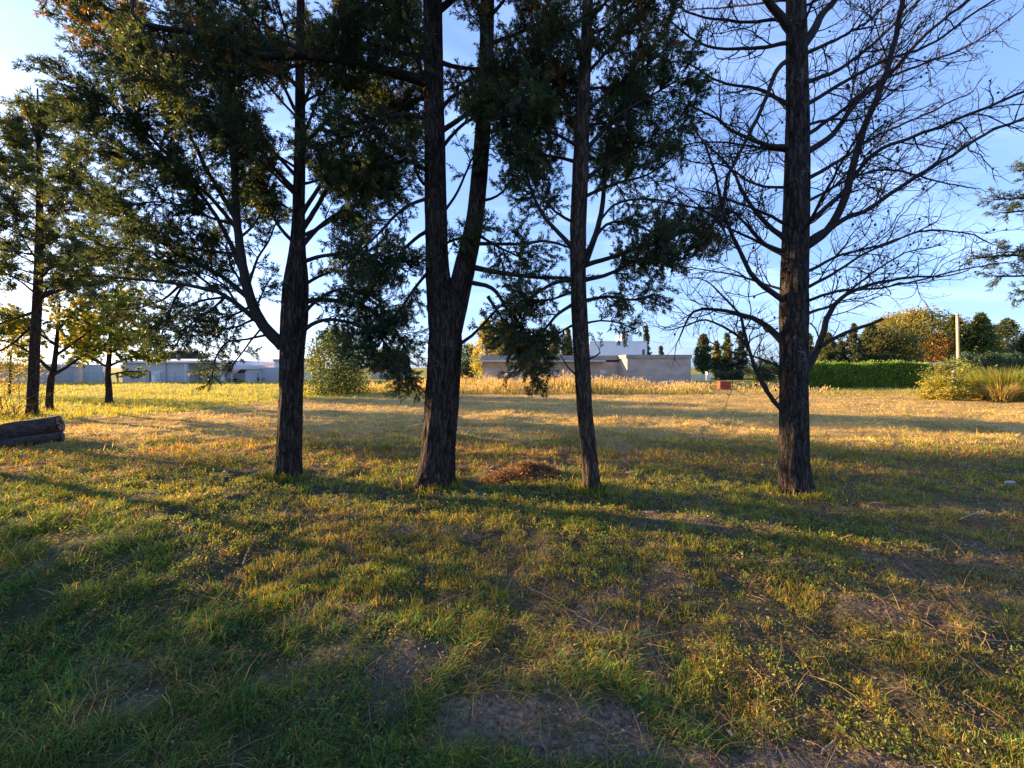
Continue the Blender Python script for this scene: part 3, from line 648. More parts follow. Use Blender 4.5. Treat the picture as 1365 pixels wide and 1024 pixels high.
conifer('young_tree', 'small yellow-green tree standing alone on the sunny lawn in front of the white houses', 'tree', P(145, 538, 18) * np.array([1, 1, 0]),
    [[(145, 541, 12), (145, 520, 10), (144, 500, 9), (146, 470, 7), (148, 430, 5), (150, 385, 2)]], 18,
    [(D(145, 490, 120, 478, 95, 470, .3), 4, 1.5, {}), (D(145, 488, 175, 476, 210, 470, .2), 4, 1.5, {}), (D(146, 470, 180, 455, 215, 448, -.3), 4, 1.5, {}), (D(145, 500, 165, 496, 185, 495, 0), 3, 1.5, {})],
    [dict(a=(2.1, 4.9, 22, 2.1, .9), leaf=dict(f0=.15))], 97, None, dict(SM, ln=.115, wd=.036, cols=[YL[1], YL[3], YL[0], YL[3]]), k=16)

# ---------------------------------------------------------------- leafy plants at a distance
def crown_pts(kind, n, W, Hh, z0):
    """cluster centres filling the outline of a crown of width W from z0 to Hh"""
    out = []
    while len(out) < n:
        f = random.random(); a = random.uniform(0, 6.283); rr = random.random() ** .45
        if kind == 'cone': R = W * .62 * (1 - f) ** .8 * (.74 + .26 * math.sin(f * 26))
        elif kind == 'column': R = W / 2 * min(1, (1 - f) * 2.2) ** .6 * min(1, .6 + f * 3)
        elif kind == 'layer': R = W * .66 * (1 - f) ** .75 * (.5 + .6 * abs(math.sin(f * 15 + a * .7)))
        else: R = W / 2 * math.sqrt(max(0, 1 - (2 * f - .9) ** 2 / 1.25))
        lump = .62 + .65 * float(vn(a * 1.6 + W, f * 5.2, int(W * 10)))
        out.append((R * rr * lump * math.cos(a), R * rr * lump * math.sin(a), z0 + f * (Hh - z0)))
    return np.array(out)
def leafy(root, x, yy, W, Hh, z0, kind, cols, ncl, per, size, spread, name='crown', base=None):
    cen = crown_pts(kind, ncl, W, Hh, z0) + np.array([x, yy, 0.])
    sf = np.repeat(1.15 - .9 * np.clip((cen[:, 2] - z0) / (Hh - z0), 0, 1), per)[:, None] if kind in ('cone', 'layer', 'column') else 1.0
    p = np.repeat(cen, per, 0) + rng.normal(0, spread, (ncl * per, 3)) * np.array([1, 1, .75]) * sf; n = len(p)
    p[:, 2] = np.maximum(p[:, 2], .03)
    d = rng.normal(0, 1, (n, 3)) + nrm(p - np.array([x, yy, (z0 + Hh) / 2])) * .5 + (np.array([0, 0, -.3]) if kind in ('cone', 'layer') else np.array([0, 0, .25]))
    ci = np.repeat(rng.integers(0, len(cols), ncl), per); c = np.array(cols)[ci] * np.repeat(rng.uniform(.7, 1.3, ncl), per)[:, None] * (1 + rng.normal(0, .15, n))[:, None]
    b = Buf(); leafquads(b, p, d, size * rng.uniform(.6, 1.3, n), size * .55 * rng.uniform(.6, 1.2, n), np.clip(c, .006, .9))
    return b.build(name, M_leaf, root, smooth=False)
def far_tree(name, label, u, vtop, wpx, Y, kind, cols, group=None, z0=None, cat='tree', ncl=None, tk=.05, lsz=1.0):
    x = GX(u, Y); Hh = GZ(vtop, Y); W = wpx / F * Y
    root = thing(name, label, cat, (x, Y, 0), group)
    z0 = Hh * .12 if z0 is None else z0
    tb = Buf(); tp = wander((x, Y, -.15), (0, 0, 1), Hh * (.93 if kind in ('cone', 'column', 'layer') else .7), 9, .025)
    tube(tb, tp, np.linspace(tk * Hh * .5, tk * .1 * Hh, 9) + .02, 8, (.07, .052, .04))
    if kind in ('round', 'broad'):
        for k in range(9):
            i = random.randrange(3, 8); tube(tb, wander(tp[i], (random.uniform(-1, 1), random.uniform(-1, 1), .7), W * .4, 6, .15), np.linspace(tk * Hh * .18, .02, 6), 5, (.07, .052, .04))
    tb.build('trunk', M_bark, root)
    ncl = ncl or int(np.clip(W * Hh * 10, 80, 260))
    leafy(root, x, Y, W, Hh, z0, kind, cols, ncl, 46, .0052 * Y * lsz, min(W, Hh) * .075 + .05)
    return root
A = lambda *c: [np.array(k) for k in c]
DK = A((.05, .075, .04), (.06, .09, .04), (.075, .085, .035)); MID = A((.09, .13, .03), (.12, .16, .035), (.07, .11, .03)); YEL = A((.26, .25, .04), (.20, .22, .04), (.32, .28, .05))
OLV = A((.22, .19, .035), (.16, .16, .035), (.27, .20, .04)); TEAL = A((.05, .09, .055), (.06, .10, .06), (.045, .075, .045)); ORG = A((.22, .11, .045), (.17, .10, .045))
far_tree('shrub', 'big bushy shrub touching the lawn, seen between the first two trunks', 450, 446, 94, 24.5, 'round', MID + TEAL + YEL[1:2], z0=.1, cat='shrub', ncl=300, tk=.03, lsz=1.2)
far_tree('autumn_tree', 'small bright yellow tree beside the left end of the concrete building', 648, 426, 36, 42, 'column', YEL, z0=1.0)
far_tree('shrub', 'blue-green bush in the gap beside the forked trunk, behind the dry tall grass', 622, 462, 30, 48, 'round', TEAL, z0=.2, cat='shrub')
far_tree('eucalyptus_tree', 'soft grey-green tree rising behind the low concrete wall', 672, 432, 38, 56, 'round', A((.10, .13, .07), (.12, .15, .08)), z0=3)
BG = 'dark conifers behind the concrete building'
far_tree('conifer_tree', 'dark conifer behind the concrete building, left of its two neighbours', 720, 440, 22, 62, 'layer', DK, BG)
far_tree('conifer_tree', 'dark conifer behind the concrete building, middle of a close trio', 738, 434, 24, 64, 'layer', DK, BG)
far_tree('conifer_tree', 'dark conifer behind the concrete building, closest to the slender trunk', 757, 440, 22, 60, 'layer', DK, BG)
far_tree('cypress_tree', 'thin pointed cypress at the corner of the white upper storey', 861, 436, 9, 70, 'column', TEAL)
far_tree('conifer_tree', 'tiny far treetop peeping over the roof of the concrete block', 881, 463, 10, 80, 'cone', TEAL)
BG = 'dark conifers right of the concrete block'
far_tree('conifer_tree', 'broad dark conifer right beside the concrete block', 938, 447, 22, 58, 'column', DK, BG, z0=1.2, ncl=150)
far_tree('conifer_tree', 'olive-tinged shorter conifer between two darker ones beyond the red box', 955, 456, 15, 60, 'layer', DK + OLV[:1], BG)
far_tree('conifer_tree', 'tall ragged conifer above the low hedge, beyond the red box', 969, 446, 19, 61, 'layer', DK + OLV[1:2], BG)
far_tree('conifer_tree', 'dark pointed conifer seen through the low bare limb of the lichen trunk', 987, 443, 17, 59, 'layer', DK, BG)
far_tree('shrub', 'rounded dark bush just left of the lichen-flecked trunk', 1018, 482, 40, 46, 'round', TEAL + DK[:1], z0=.1, cat='shrub', tk=.03)
far_tree('conifer_tree', 'thin grey-green conifer hidden mostly behind the lichen-flecked trunk', 1078, 446, 22, 60, 'layer', DK, BG)
far_tree('conifer_tree', 'ragged conifer between the bare tree trunk and the twin cypresses', 1104, 446, 36, 58, 'layer', DK + OLV[1:2])
BG = 'twin columnar cypresses behind the hedge'
far_tree('cypress_tree', 'columnar dark cypress, the shorter of a pair above the clipped hedge', 1123, 446, 13, 55, 'column', DK, BG, z0=.3)
far_tree('cypress_tree', 'columnar dark cypress, the taller of a pair above the clipped hedge', 1138, 433, 17, 54, 'column', DK, BG, z0=.3)
BG = 'grove of mixed trees behind the hedge'
far_tree('conifer_tree', 'broad dark conifer next to the twin cypresses', 1160, 434, 52, 56, 'cone', DK + OLV[1:2], BG, lsz=1.15)
far_tree('conifer_tree', 'dark rounded conifer in front of the golden-olive tree', 1188, 440, 56, 55, 'round', DK + OLV[1:2], BG, z0=.6)
far_tree('broadleaf_tree', 'big golden-olive broad tree, the largest crown above the hedge', 1222, 419, 92, 60, 'broad', OLV + MID[:1], BG, z0=1.2, ncl=300, lsz=1.15)
far_tree('broadleaf_tree', 'shorter olive tree with a sunlit top at the left edge of the grove', 1190, 424, 56, 64, 'broad', OLV, BG, z0=1.5)
far_tree('broadleaf_tree', 'small reddish-brown tree below the golden-olive crown', 1254, 450, 36, 57, 'round', ORG + OLV[:1], BG, z0=.6)
far_tree('conifer_tree', 'dark tree standing right behind the wooden pole', 1273, 422, 46, 60, 'layer', DK + MID[:1], BG)
far_tree('conifer_tree', 'full olive-green conifer right of the wooden pole with a pointed top', 1307, 419, 64, 58, 'cone', OLV[1:2] + MID, BG, lsz=1.15)
far_tree('conifer_tree', 'bluish dark conifer with tiered tips, second from the pole', 1342, 427, 58, 62, 'layer', DK + TEAL[:1] + OLV[1:2], BG)
far_tree('conifer_tree', 'dark conifer cut off by the edge above the pampas clump', 1374, 436, 44, 58, 'cone', DK, BG)
for u, w, lb in ((1284, 26, 'rounded teal bush peeping over the leafy shrubs beside the pole'), (1318, 40, 'wide rounded teal bush below the olive conifer'), (1352, 30, 'rounded teal bush behind the pampas clump')):
    far_tree('shrub', lb, u, 474, w, 40, 'round', TEAL, 'teal bushes behind the pole', z0=.3, cat='shrub', tk=.02)
for u, t, w, Y, c, lb in ((12, 436, 70, 23, YEL + OLV, 'golden backlit bush at the very edge left of the tall pine'), (95, 484, 34, 44, MID + DK, 'dark green shrub beside the white garden wall')):
    far_tree('shrub', lb, u, t, w, Y, 'round', c, None, z0=.3, cat='shrub', tk=.03)
far_tree('garden_tree', 'hazy grey-green tree far behind the white houses on the left', 240, 470, 70, 75, 'broad', A((.11, .13, .08)), None, z0=1)
far_tree('garden_tree', 'dark small tree behind the red-roofed house', 520, 468, 50, 64, 'round', DK + MID, None, z0=.4)
# near shrubs at the right
far_tree('shrub', 'leafy yellow-green shrub at the foot of the wooden pole', 1274, 484, 66, 21.5, 'round', YEL + MID[:2], 'bright shrubs right of the hedge', z0=.05, cat='shrub', ncl=150, tk=.02)
far_tree('shrub', 'low bright yellow-green mound of leaves in front of the hedge end', 1256, 506, 52, 20.4, 'round', YEL, 'bright shrubs right of the hedge', z0=.0, cat='shrub', ncl=110, tk=.02)
far_tree('shrub', 'dark leafy shrub squeezed between the yellow-green shrub and the pampas clump', 1298, 494, 36, 22, 'round', MID + DK[1:2], 'bright shrubs right of the hedge', z0=.0, cat='shrub', ncl=90, tk=.02)
def grass_clump(name, label, cx, cy, R, Hh, n, cols, wd):
    root = thing(name, label, 'ornamental grass', (cx, cy, 0))
    a = rng.uniform(0, 6.28, n); r = rng.random(n) ** .5 * R * .55
    c = pick(cols, np.tile([[1 / len(cols)] * len(cols)], (n, 1)), n, .2)
    b = Buf(); blades(b, cx + r * np.cos(a), cy + r * np.sin(a), np.full(n, -.03), Hh * rng.uniform(.6, 1.1, n), wd * rng.uniform(.7, 1.4, n), a, rng.uniform(.03, .5, n), rng.uniform(.1, .95, n), c * .8, c)
    b.build('leaves', M_grass, root, smooth=False); return root
x0, y0 = GX(1338, 20), 20
grass_clump('pampas_grass', 'arching clump of tall grass, green on top with a straw-coloured skirt, beside the leafy shrubs', x0, y0, 1.35, 1.75, 5600, [(.26, .29, .045), (.20, .26, .04), (.16, .22, .035), (.40, .30, .10)], .022)
grass_clump('pampas_grass', 'straw-coloured tall grass clump in front of the greener one, near the shrubs', GX(1334, 19.2), 19.2, .7, 1.0, 1300, [(.46, .33, .12), (.36, .28, .09), (.24, .25, .05)], .02)

# clipped hedge
def hedge(label, x0, x1, y0, y1, hh, cols, n, size, name='hedge'):
    root = thing(name, label, 'hedge', ((x0 + x1) / 2, (y0 + y1) / 2, 0))
    cb = Buf(); m = 40
    for k in range(m): # stems inside
        sx = x0 + .3 + (x1 - x0 - .6) * k / (m - 1); tube(cb, wander((sx, (y0 + y1) / 2, -.05), (0, 0, 1), hh * .85, 4, .1), [.05, .04, .03, .02], 4, (.05, .04, .03))
    cb.build('stems', M_twig, root)['kind'] = 'stuff'
    f = rng.random(n); p = np.empty((n, 3))
    p[:, 0] = rng.uniform(x0, x1, n); side = rng.random(n)
    dep = np.abs(rng.normal(0, .26, n))
    top = side < .35; fr = (side >= .35) & (side < .75); bk = (side >= .75) & (side < .9); en = side >= .9
    hv = hh + .45 * (fbm(p[:, 0] * 1.1, p[:, 0] * 0, 3, 7) - .5) + np.where(rng.random(n) < .06, rng.random(n) * .3, 0)
    p[:, 1] = np.where(fr, y0 + dep, np.where(bk, y1 - dep, rng.uniform(y0, y1, n)))
    p[:, 2] = np.where(top, hv - dep, rng.random(n) * hv)
    p[en, 0] = np.where(rng.random(en.sum()) < .5, x0 + dep[en], x1 - dep[en])
    p[:, 1] += .30 * (fbm(p[:, 0] * 1.1, p[:, 2] * 1.2, 3, 9) - .5)
    rim = 1 - np.clip((p[:, 2] - hv + .35) / .35, 0, 1) ** 2 * .25
    p[:, 1] = (y0 + y1) / 2 + (p[:, 1] - (y0 + y1) / 2) * rim
    d = rng.normal(0, 1, (n, 3)) + np.array([0, -.2, .3])
    cc = pick(cols, np.tile([[1 / len(cols)] * len(cols)], (n, 1)), n, .25)
    b = Buf(); leafquads(b, p, d, size * rng.uniform(.6, 1.3, n), size * .5 * rng.uniform(.7, 1.3, n), cc); b.build('foliage', M_leaf, root, smooth=False)
    return root
hedge('long clipped green hedge with an uneven top, right of the bare tree', GX(1072, 32), GX(1246, 32), 32, 33.8, 1.85, A((.15, .26, .04), (.21, .31, .045), (.12, .21, .035)), 70000, .16)
hedge('low dark trimmed hedge below the conifers beyond the red box', GX(958, 52), GX(992, 52), 52, 53.2, 1.0, TEAL, 2600, .24)

# ---------------------------------------------------------------- tall dry grass in front of the building
n = 30000
y = rng.uniform(24.4, 33.2, n); x = rng.uniform(GX(470, 28), GX(1080, 28), n)
u, v = uv(x, y); nn = fbm(x * .55, y * .55, 3, 201); n4 = fbm(x * .22 + 9, y * .3, 2, 205)
right = sm(u, 830, 900); far_r = sm(u, 930, 985)
keep = (y < 33) & ~((u > 947) & (u < 982) & (y < 29.6)) & (rng.random(n) < .35 + 1.1 * nn) & (rng.random(n) > .6 * far_r) & (rng.random(n) > .55 * (1 - sm(u, 480, 580)))
x, y, u, nn, n4, right, far_r = (k[keep] for k in (x, y, u, nn, n4, right, far_r)); n = len(x)
hh = (.43 - .14 * (1 - sm(u, 500, 600))) * (.18 + 2.6 * nn ** 2 * (.5 + n4)) * (1 - .5 * right) * (1 - .25 * far_r) * rng.uniform(.6, 1.35, n) * (.55 + .45 * sm(y, 24.4, 26.5)) + .1
hh *= 1 + .5 * blob(u, y, 850, 29, 40, 5)
w = np.tile(np.array([[.34, .28, .22, .16]]), (n, 1)); w[:, 2:] += .35 * right[:, None]; w /= w.sum(1, keepdims=True)
c1 = pick([(.58, .44, .16), (.50, .36, .16), (.36, .33, .07), (.20, .21, .045)], w, n, .2); c0 = c1 * .35 + np.array([.12, .14, .03]) * .65
b = Buf(); blades(b, x, y, terr(x, y) - .02, hh, .024 * rng.uniform(.6, 1.4, n), rng.uniform(0, 6.28, n), np.abs(rng.normal(.12, .12, n)), rng.normal(.25, .25, n), c0, c1)
sel = rng.random(n) < .22; m = int(sel.sum())        # seed heads
pos = np.stack([x[sel], y[sel], terr(x[sel], y[sel]) + hh[sel] * .92], -1)
leafquads(b, pos, np.array([0, 0, 1.]) + rng.normal(0, .3, (m, 3)), rng.uniform(.12, .28, m), rng.uniform(.03, .06, m), np.clip(np.tile([[.55, .40, .20]], (m, 1)) * rng.uniform(.7, 1.2, (m, 1)), 0, .9))
tag(b.build('tall_grass', M_grass, smooth=False), 'strip of tall golden dry grass in front of the concrete building', 'tall grass', kind='stuff')

# ---------------------------------------------------------------- buildings
def wallbuf(*boxes):
    b = Buf()
    for bb in boxes: bx(b, *bb)
    return b
CG = (.42, .365, .30); CD = (.31, .275, .24); CL = (.42, .40, .36)
YB = 36.0
root = thing('concrete_building', 'unfinished single-storey grey concrete building behind the tall dry grass', 'building', (GX(740, YB), YB, 0))
xa, xb, xc, xd = GX(643, YB), GX(838, YB), GX(836, 33.6), GX(921, 33.6)
ht = GZ(474, YB); hs = GZ(482.5, YB); hb = GZ(473, 33.6)
wallbuf((xa, xb + 1, YB, YB + 9, -.2, hs - .01, CG)).build('wall', M_conc, root, False)
wallbuf((xa - .15, xb + 1, YB - .02, YB + 9.05, hs + .16, ht, CD)).build('parapet', M_conc, root, False)
wallbuf((xa - .55, GX(805, YB), YB - .75, YB + 9.2, hs, hs + .15, (.52, .48, .43))).build('roof_slab', M_conc, root, False)
wallbuf((xc, xd, 33.6, 45.2, -.2, hb - .3, CG), (xc + .35, xd, 33.59, 33.6, .9, .93, CD)).build('block_wall', M_conc, root, False)
wallbuf((xc - .12, xd + .06, 33.5, 45.3, hb - .297, hb, CD)).build('block_parapet', M_conc, root, False)
wx = GX(778, YB)
wallbuf((GX(800, YB), GX(808, YB), YB - .03, YB + .02, GZ(498, YB), GZ(493.5, YB), (.6, .6, .6))).build('sign_board', M_wall, root, False)
YW = 58.0
root = thing('white_house', 'white two-storey flat-roofed house rising behind the concrete building', 'house', (GX(825, YW), YW, 0))
wt = GZ(456, YW)
wallbuf((GX(786, YW), GX(862.5, YW), YW, YW + 9, -.2, wt, (.78, .78, .80))).build('wall', M_wall, root, False)
wallbuf((GX(785.5, YW), GX(863, YW), YW - .06, YW + 9.06, wt, wt + .12, (.7, .7, .72))).build('roof', M_wall, root, False)
wallbuf((GX(835, YW), GX(850, YW), YW + 2.5, YW + 6, wt + .12, GZ(444, YW), (.76, .74, .76))).build('stair_tower', M_wall, root, False)
w = wallbuf((GX(856, YW), GX(859.5, YW), YW - .03, YW + .05, GZ(474, YW), GZ(466, YW), (.05, .05, .06))).build('window', M_glass, root, False)
wallbuf((GX(855.4, YW), GX(860.1, YW), YW - .05, YW - .031, GZ(466, YW), GZ(465.3, YW), (.2, .2, .2))).build('window_frame', M_wall, w, False)

YH = 43.0
W1, W2 = (.46, .45, .46), (.60, .59, .59)
def hx(u): return GX(u, YH)
def hz(v): return GZ(v, YH)
root = thing('garden_wall', 'plain white garden wall at the left end of the row of white houses', 'wall', (hx(124), YH, 0))
wallbuf((hx(110), hx(137), YH, YH + .25, -.2, hz(487), W1)).build('wall', M_wall, root, False); wallbuf((hx(109.5), hx(137.5), YH - .04, YH + .29, hz(487) , hz(486.2), W2)).build('coping', M_wall, root, False)
root = thing('white_house', 'long low white house with a pale square window, behind the sunny lawn', 'house', (hx(210), YH, 0))
wallbuf((hx(163), hx(250), YH, YH + 8, -.2, hz(484), W1), (hx(250.05), hx(280), YH + 1.4, YH + 8, -.2, hz(485), (.5, .5, .54))).build('wall', M_wall, root, False)
rb = Buf(); x0, x1, yr, z0, z1 = hx(162), hx(281), YH - .35, hz(484) + .005, hz(477.5)
rb.add([(x0, yr, z0), (x1, yr, z0), (x1, YH + 8.4, z0), (x0, YH + 8.4, z0), (x0 + 2.8, YH + 4, z1), (x1 - 2.8, YH + 4, z1), (x0, yr, z0 + .18), (x1, yr, z0 + .18), (x1, YH + 8.4, z0 + .18), (x0, YH + 8.4, z0 + .18)],
       [(0, 3, 2, 1), (0, 1, 7, 6), (1, 2, 8, 7), (2, 3, 9, 8), (3, 0, 6, 9), (6, 7, 5, 4), (8, 9, 4, 5)], [(7, 8, 5), (9, 6, 4)], (.55, .55, .6))
rb.build('roof', M_wall, root, False)
w = wallbuf((hx(202), hx(215.5), YH - .03, YH + .03, hz(505), hz(494.5), (.55, .62, .66))).build('window', M_glass, root, False)
wallbuf((hx(201.4), hx(216.1), YH - .07, YH - .031, hz(494.5), hz(493.9), W2), (hx(201.4), hx(216.1), YH - .09, YH - .031, hz(505.6), hz(505), W2)).build('frame', M_wall, w, False)
wallbuf((hx(199), hx(201.2), YH - .03, YH + .03, hz(508), hz(494.5), (.07, .07, .08))).build('window', M_glass, root, False)
wallbuf((hx(232), hx(246), YH - .03, YH + .03, hz(501), hz(497.5), (.45, .47, .5))).build('window', M_glass, root, False)
for u0, u1, v0, v1 in ((171, 178, 494, 502), (184, 193, 494, 502)):
    w = wallbuf((hx(u0), hx(u1), YH - .03, YH + .03, hz(v1), hz(v0), (.10, .11, .13))).build('window', M_glass, root, False)
    wallbuf((hx(u0 - .6), hx(u1 + .6), YH - .09, YH - .031, hz(v1 + .6), hz(v1), W2), (hx((u0 + u1) / 2 - .25), hx((u0 + u1) / 2 + .25), YH - .06, YH - .031, hz(v1), hz(v0), W2)).build('frame', M_wall, w, False)
wallbuf((hx(225), hx(226.5), YH + 1, YH + 1.4, hz(480), hz(473), (.4, .36, .34))).build('chimney', M_wall, root, False)
wallbuf((hx(221.5), hx(222.2), YH - .12, YH - .03, 0, hz(484.5), (.4, .4, .42))).build('downpipe', M_wall, root, False)
d = wallbuf((hx(252), hx(258.5), YH + 1.34, YH + 1.42, 0, hz(494), (.13, .075, .05))).build('door', M_wood, root, False)
wallbuf((hx(257.4), hx(257.9), YH + 1.29, YH + 1.34, .95, 1.1, (.5, .5, .5))).build('handle', M_wall, d, False)
wallbuf((hx(250), hx(252), YH - .4, YH - .05, -.1, hz(485.2), W2)).build('porch_pillar', M_wall, root, False)
tag(wallbuf((hx(215.8), hx(220), YH - 1.2, YH - .8, -.1, hz(500.5), (.75, .74, .72)), (hx(215.4), hx(220.4), YH - 1.25, YH - .75, hz(500.5), hz(500.5) + .07, (.6, .6, .6))).build('gate_pillar', M_wall, None, False), 'short white pillar in front of the pale square window', 'pillar')
root = thing('white_house', 'white house with an open carport sheltering a parked car', 'house', (hx(318), YH, 0))
wallbuf((hx(293), hx(299), YH, YH + .3, -.2, hz(492), W2), (hx(299.05), hx(332), YH + 5, YH + 9, -.2, hz(486), W1), (hx(328), hx(332), YH, YH + 4.9, -.2, hz(492), W1), (hx(332.05), hx(352), YH + 2, YH + 9, -.2, hz(490), (.45, .45, .48))).build('wall', M_wall, root, False)
wallbuf((hx(291), hx(334), YH - .4, YH + 9.2, hz(492) + .003, hz(487), W2)).build('roof', M_wall, root, False)
wallbuf((hx(296), hx(318), YH + 1, YH + 8, hz(487) + .003, hz(481), (.66, .66, .7))).build('upper_block', M_wall, root, False)
root = thing('parked_car', 'small grey car parked under the white carport', 'car', (hx(314), YH + 1.6, 0))
cxx, cy = hx(314), YH + 2.2
prof = [(-1.85, .35), (-1.9, .75), (-1.5, .9), (-.95, .95), (-.35, 1.42), (.75, 1.45), (1.35, 1.02), (1.85, .92), (1.92, .4)]
def extr(b, pr, yw0, yw1, c):
    k = len(pr); V = [(cxx + p[0], yw0, p[1]) for p in pr] + [(cxx + p[0], yw1, p[1]) for p in pr]
    cen0 = (cxx, yw0, .8); cen1 = (cxx, yw1, .8); V += [cen0, cen1]
    q = [(i, (i + 1) % k, k + (i + 1) % k, k + i) for i in range(k)]; t = [((i + 1) % k, i, 2 * k) for i in range(k)] + [(k + i, k + (i + 1) % k, 2 * k + 1) for i in range(k)]
    b.add(V, q, t, c)
b = Buf(); extr(b, prof, cy - .8, cy + .8, (.35, .37, .42)); b.build('body', M_paint, root, False)
b = Buf()
for pr in ([(-.8, 1.0), (-.33, 1.36), (.15, 1.38), (.15, 1.0)], [(.25, 1.0), (.25, 1.38), (.72, 1.38), (1.15, 1.02)]):
    V = [(cxx + p[0], cy - .812, p[1]) for p in pr]; b.add(V, [(0, 1, 2, 3)], None, (.03, .03, .04))
b.build('side_window', M_glass, root, False)
for sx in (-1.2, 1.2):
    b = Buf(); tube(b, [(cxx + sx, cy - .86, .32), (cxx + sx, cy - .84, .32), (cxx + sx, cy - .6, .32)], [.28, .32, .32], 16, (.02, .02, .02)); w = b.build('wheel', M_rubber, root)
    b = Buf(); tube(b, [(cxx + sx, cy - .865, .32), (cxx + sx, cy - .875, .32)], [.17, .15], 12, (.4, .4, .42)); b.build('rim', M_paint, w)
root = thing('white_house', 'pale house end glimpsed just left of the first thick trunk', 'house', (hx(376), YH + 3, 0))
wallbuf((GX(366, 46), GX(400, 46), 46, 52, -.2, GZ(482, 46), (.7, .66, .6))).build('wall', M_wall, root, False)
wallbuf((GX(365, 46), GX(401, 46), 45.8, 52.2, GZ(482, 46) + .002, GZ(479, 46), (.45, .3, .25))).build('roof', M_wall, root, False)
root = thing('wire_fence', 'thin wire fence on posts along the front of the white houses', 'fence', (hx(200), 41, 0))
for k in range(17):
    px = GX(62 + k * 19, 41); b = Buf(); bx(b, px - .05, px + .05, 40.95, 41.05, -.2, 1.15, (.4, .38, .36)); b.build('post', M_wood, root, False)
b = Buf()
for z in (.3, .65, 1.0): tube(b, [(GX(62, 41), 40.93, z), (GX(200, 41), 40.93, z - .02), (GX(366, 41), 40.93, z)], .012, 4, (.3, .3, .3))
b.build('wire', M_twig, root)
root = thing('shed', 'low grey shed in the background left of the tall pine trunk', 'shed', (GX(20, 40), 40, 0))
wallbuf((GX(-20, 40), GX(60, 40), 40, 44, -.2, GZ(489, 40), (.36, .36, .37))).build('wall', M_wall, root, False)
wallbuf((GX(-22, 40), GX(62, 40), 39.7, 44.3, GZ(489, 40) + .002, GZ(485.5, 40), (.5, .5, .52))).build('roof', M_wall, root, False)
YD = 56
root = thing('red_roofed_house', 'small house with a reddish gable roof glimpsed right of the big bushy shrub', 'house', (GX(505, YD), YD, 0))
wallbuf((GX(494, YD), GX(530, YD), YD, YD + 7, -.2, GZ(494, YD), (.45, .42, .42))).build('wall', M_wall, root, False)
rb = Buf(); x0, x1 = GX(491, YD), GX(533, YD); z0, z1 = GZ(494, YD) + .004, GZ(481, YD)
rb.add([(x0, YD - .4, z0), (x1, YD - .4, z0), (x1, YD + 7.4, z0), (x0, YD + 7.4, z0), ((x0 + x1) / 2, YD - .4, z1), ((x0 + x1) / 2, YD + 7.4, z1)], [(0, 3, 2, 1), (1, 2, 5, 4), (3, 0, 4, 5)], [(0, 1, 4), (2, 3, 5)], (.36, .15, .11))
rb.build('roof', M_wall, root, False)
wallbuf((GX(498, YD), GX(502, YD), YD - .04, YD + .02, .9, 1.6, (.06, .06, .07))).build('window', M_glass, root, False)
root = thing('low_wall', 'low cream boundary wall beside the right end of the concrete building', 'wall', (GX(930, 50), 50, 0))
wallbuf((GX(919, 50), GX(941, 50), 50, 50.3, -.2, GZ(499, 50), (.66, .58, .42))).build('wall', M_wall, root, False)
tag(wallbuf((GX(942.5, 50), GX(947, 50), 49.9, 50.3, -.2, GZ(496.5, 50), (.8, .8, .8)), (GX(942.2, 50), GX(947.3, 50), 49.85, 50.35, GZ(496.5, 50), GZ(495.8, 50), (.7, .7, .7))).build('gate_pillar', M_wall, None, False), 'white pillar at the end of the low cream wall', 'pillar')
YX = 29.0
root = thing('red_box', 'small red box with a flat overhanging lid standing in the grass near the bare tree', 'box', (GX(965, YX), YX, 0))
wallbuf((GX(960, YX), GX(974, YX), YX, YX + .45, -.1, .52, (.36, .085, .05))).build('body', M_wood, root, False)
wallbuf((GX(959.5, YX), GX(974.5, YX), YX - .05, YX + .5, .522, .60, (.26, .065, .045))).build('lid', M_wood, root, False)
wallbuf((GX(961, YX), GX(973, YX), YX - .015, YX, .26, .32, (.2, .05, .04))).build('rail', M_wood, root, False)
root = thing('wooden_pole', 'tall pale wooden utility pole rising from the shrubs on the right', 'pole', (GX(1277, 26), 26, 0))
b = Buf(); tube(b, [P(1278, 530, 26), P(1277.4, 480, 26), P(1276.6, 445, 26), P(1276, 418, 26)], [.085, .08, .075, .07], 14, (.46, .35, .22)); b.build('post', M_wood, root)
b = Buf(); tube(b, [P(1276, 421, 26) + np.array([-.4, -.12, .02]), P(1276, 421, 26) + np.array([.12, -.12, 0])], .018, 6, (.2, .18, .16)); b.build('bracket', M_twig, root)
root = thing('carport', 'white flat-roofed carport showing its fascia above the leafy shrubs left of the pole', 'carport', (GX(1256, 36), 36, 0))
wallbuf((GX(1238, 36), GX(1277, 36), 36, 40, GZ(487, 36), GZ(483.5, 36), (.8, .8, .8))).build('roof', M_wall, root, False)
for u in (1240, 1274):
    for yy in (36.2, 39.7): wallbuf((GX(u, 36) - .07, GX(u, 36) + .07, yy - .07, yy + .07, -.1, GZ(487, 36) - .002, (.75, .75, .75))).build('post', M_wall, root, False)

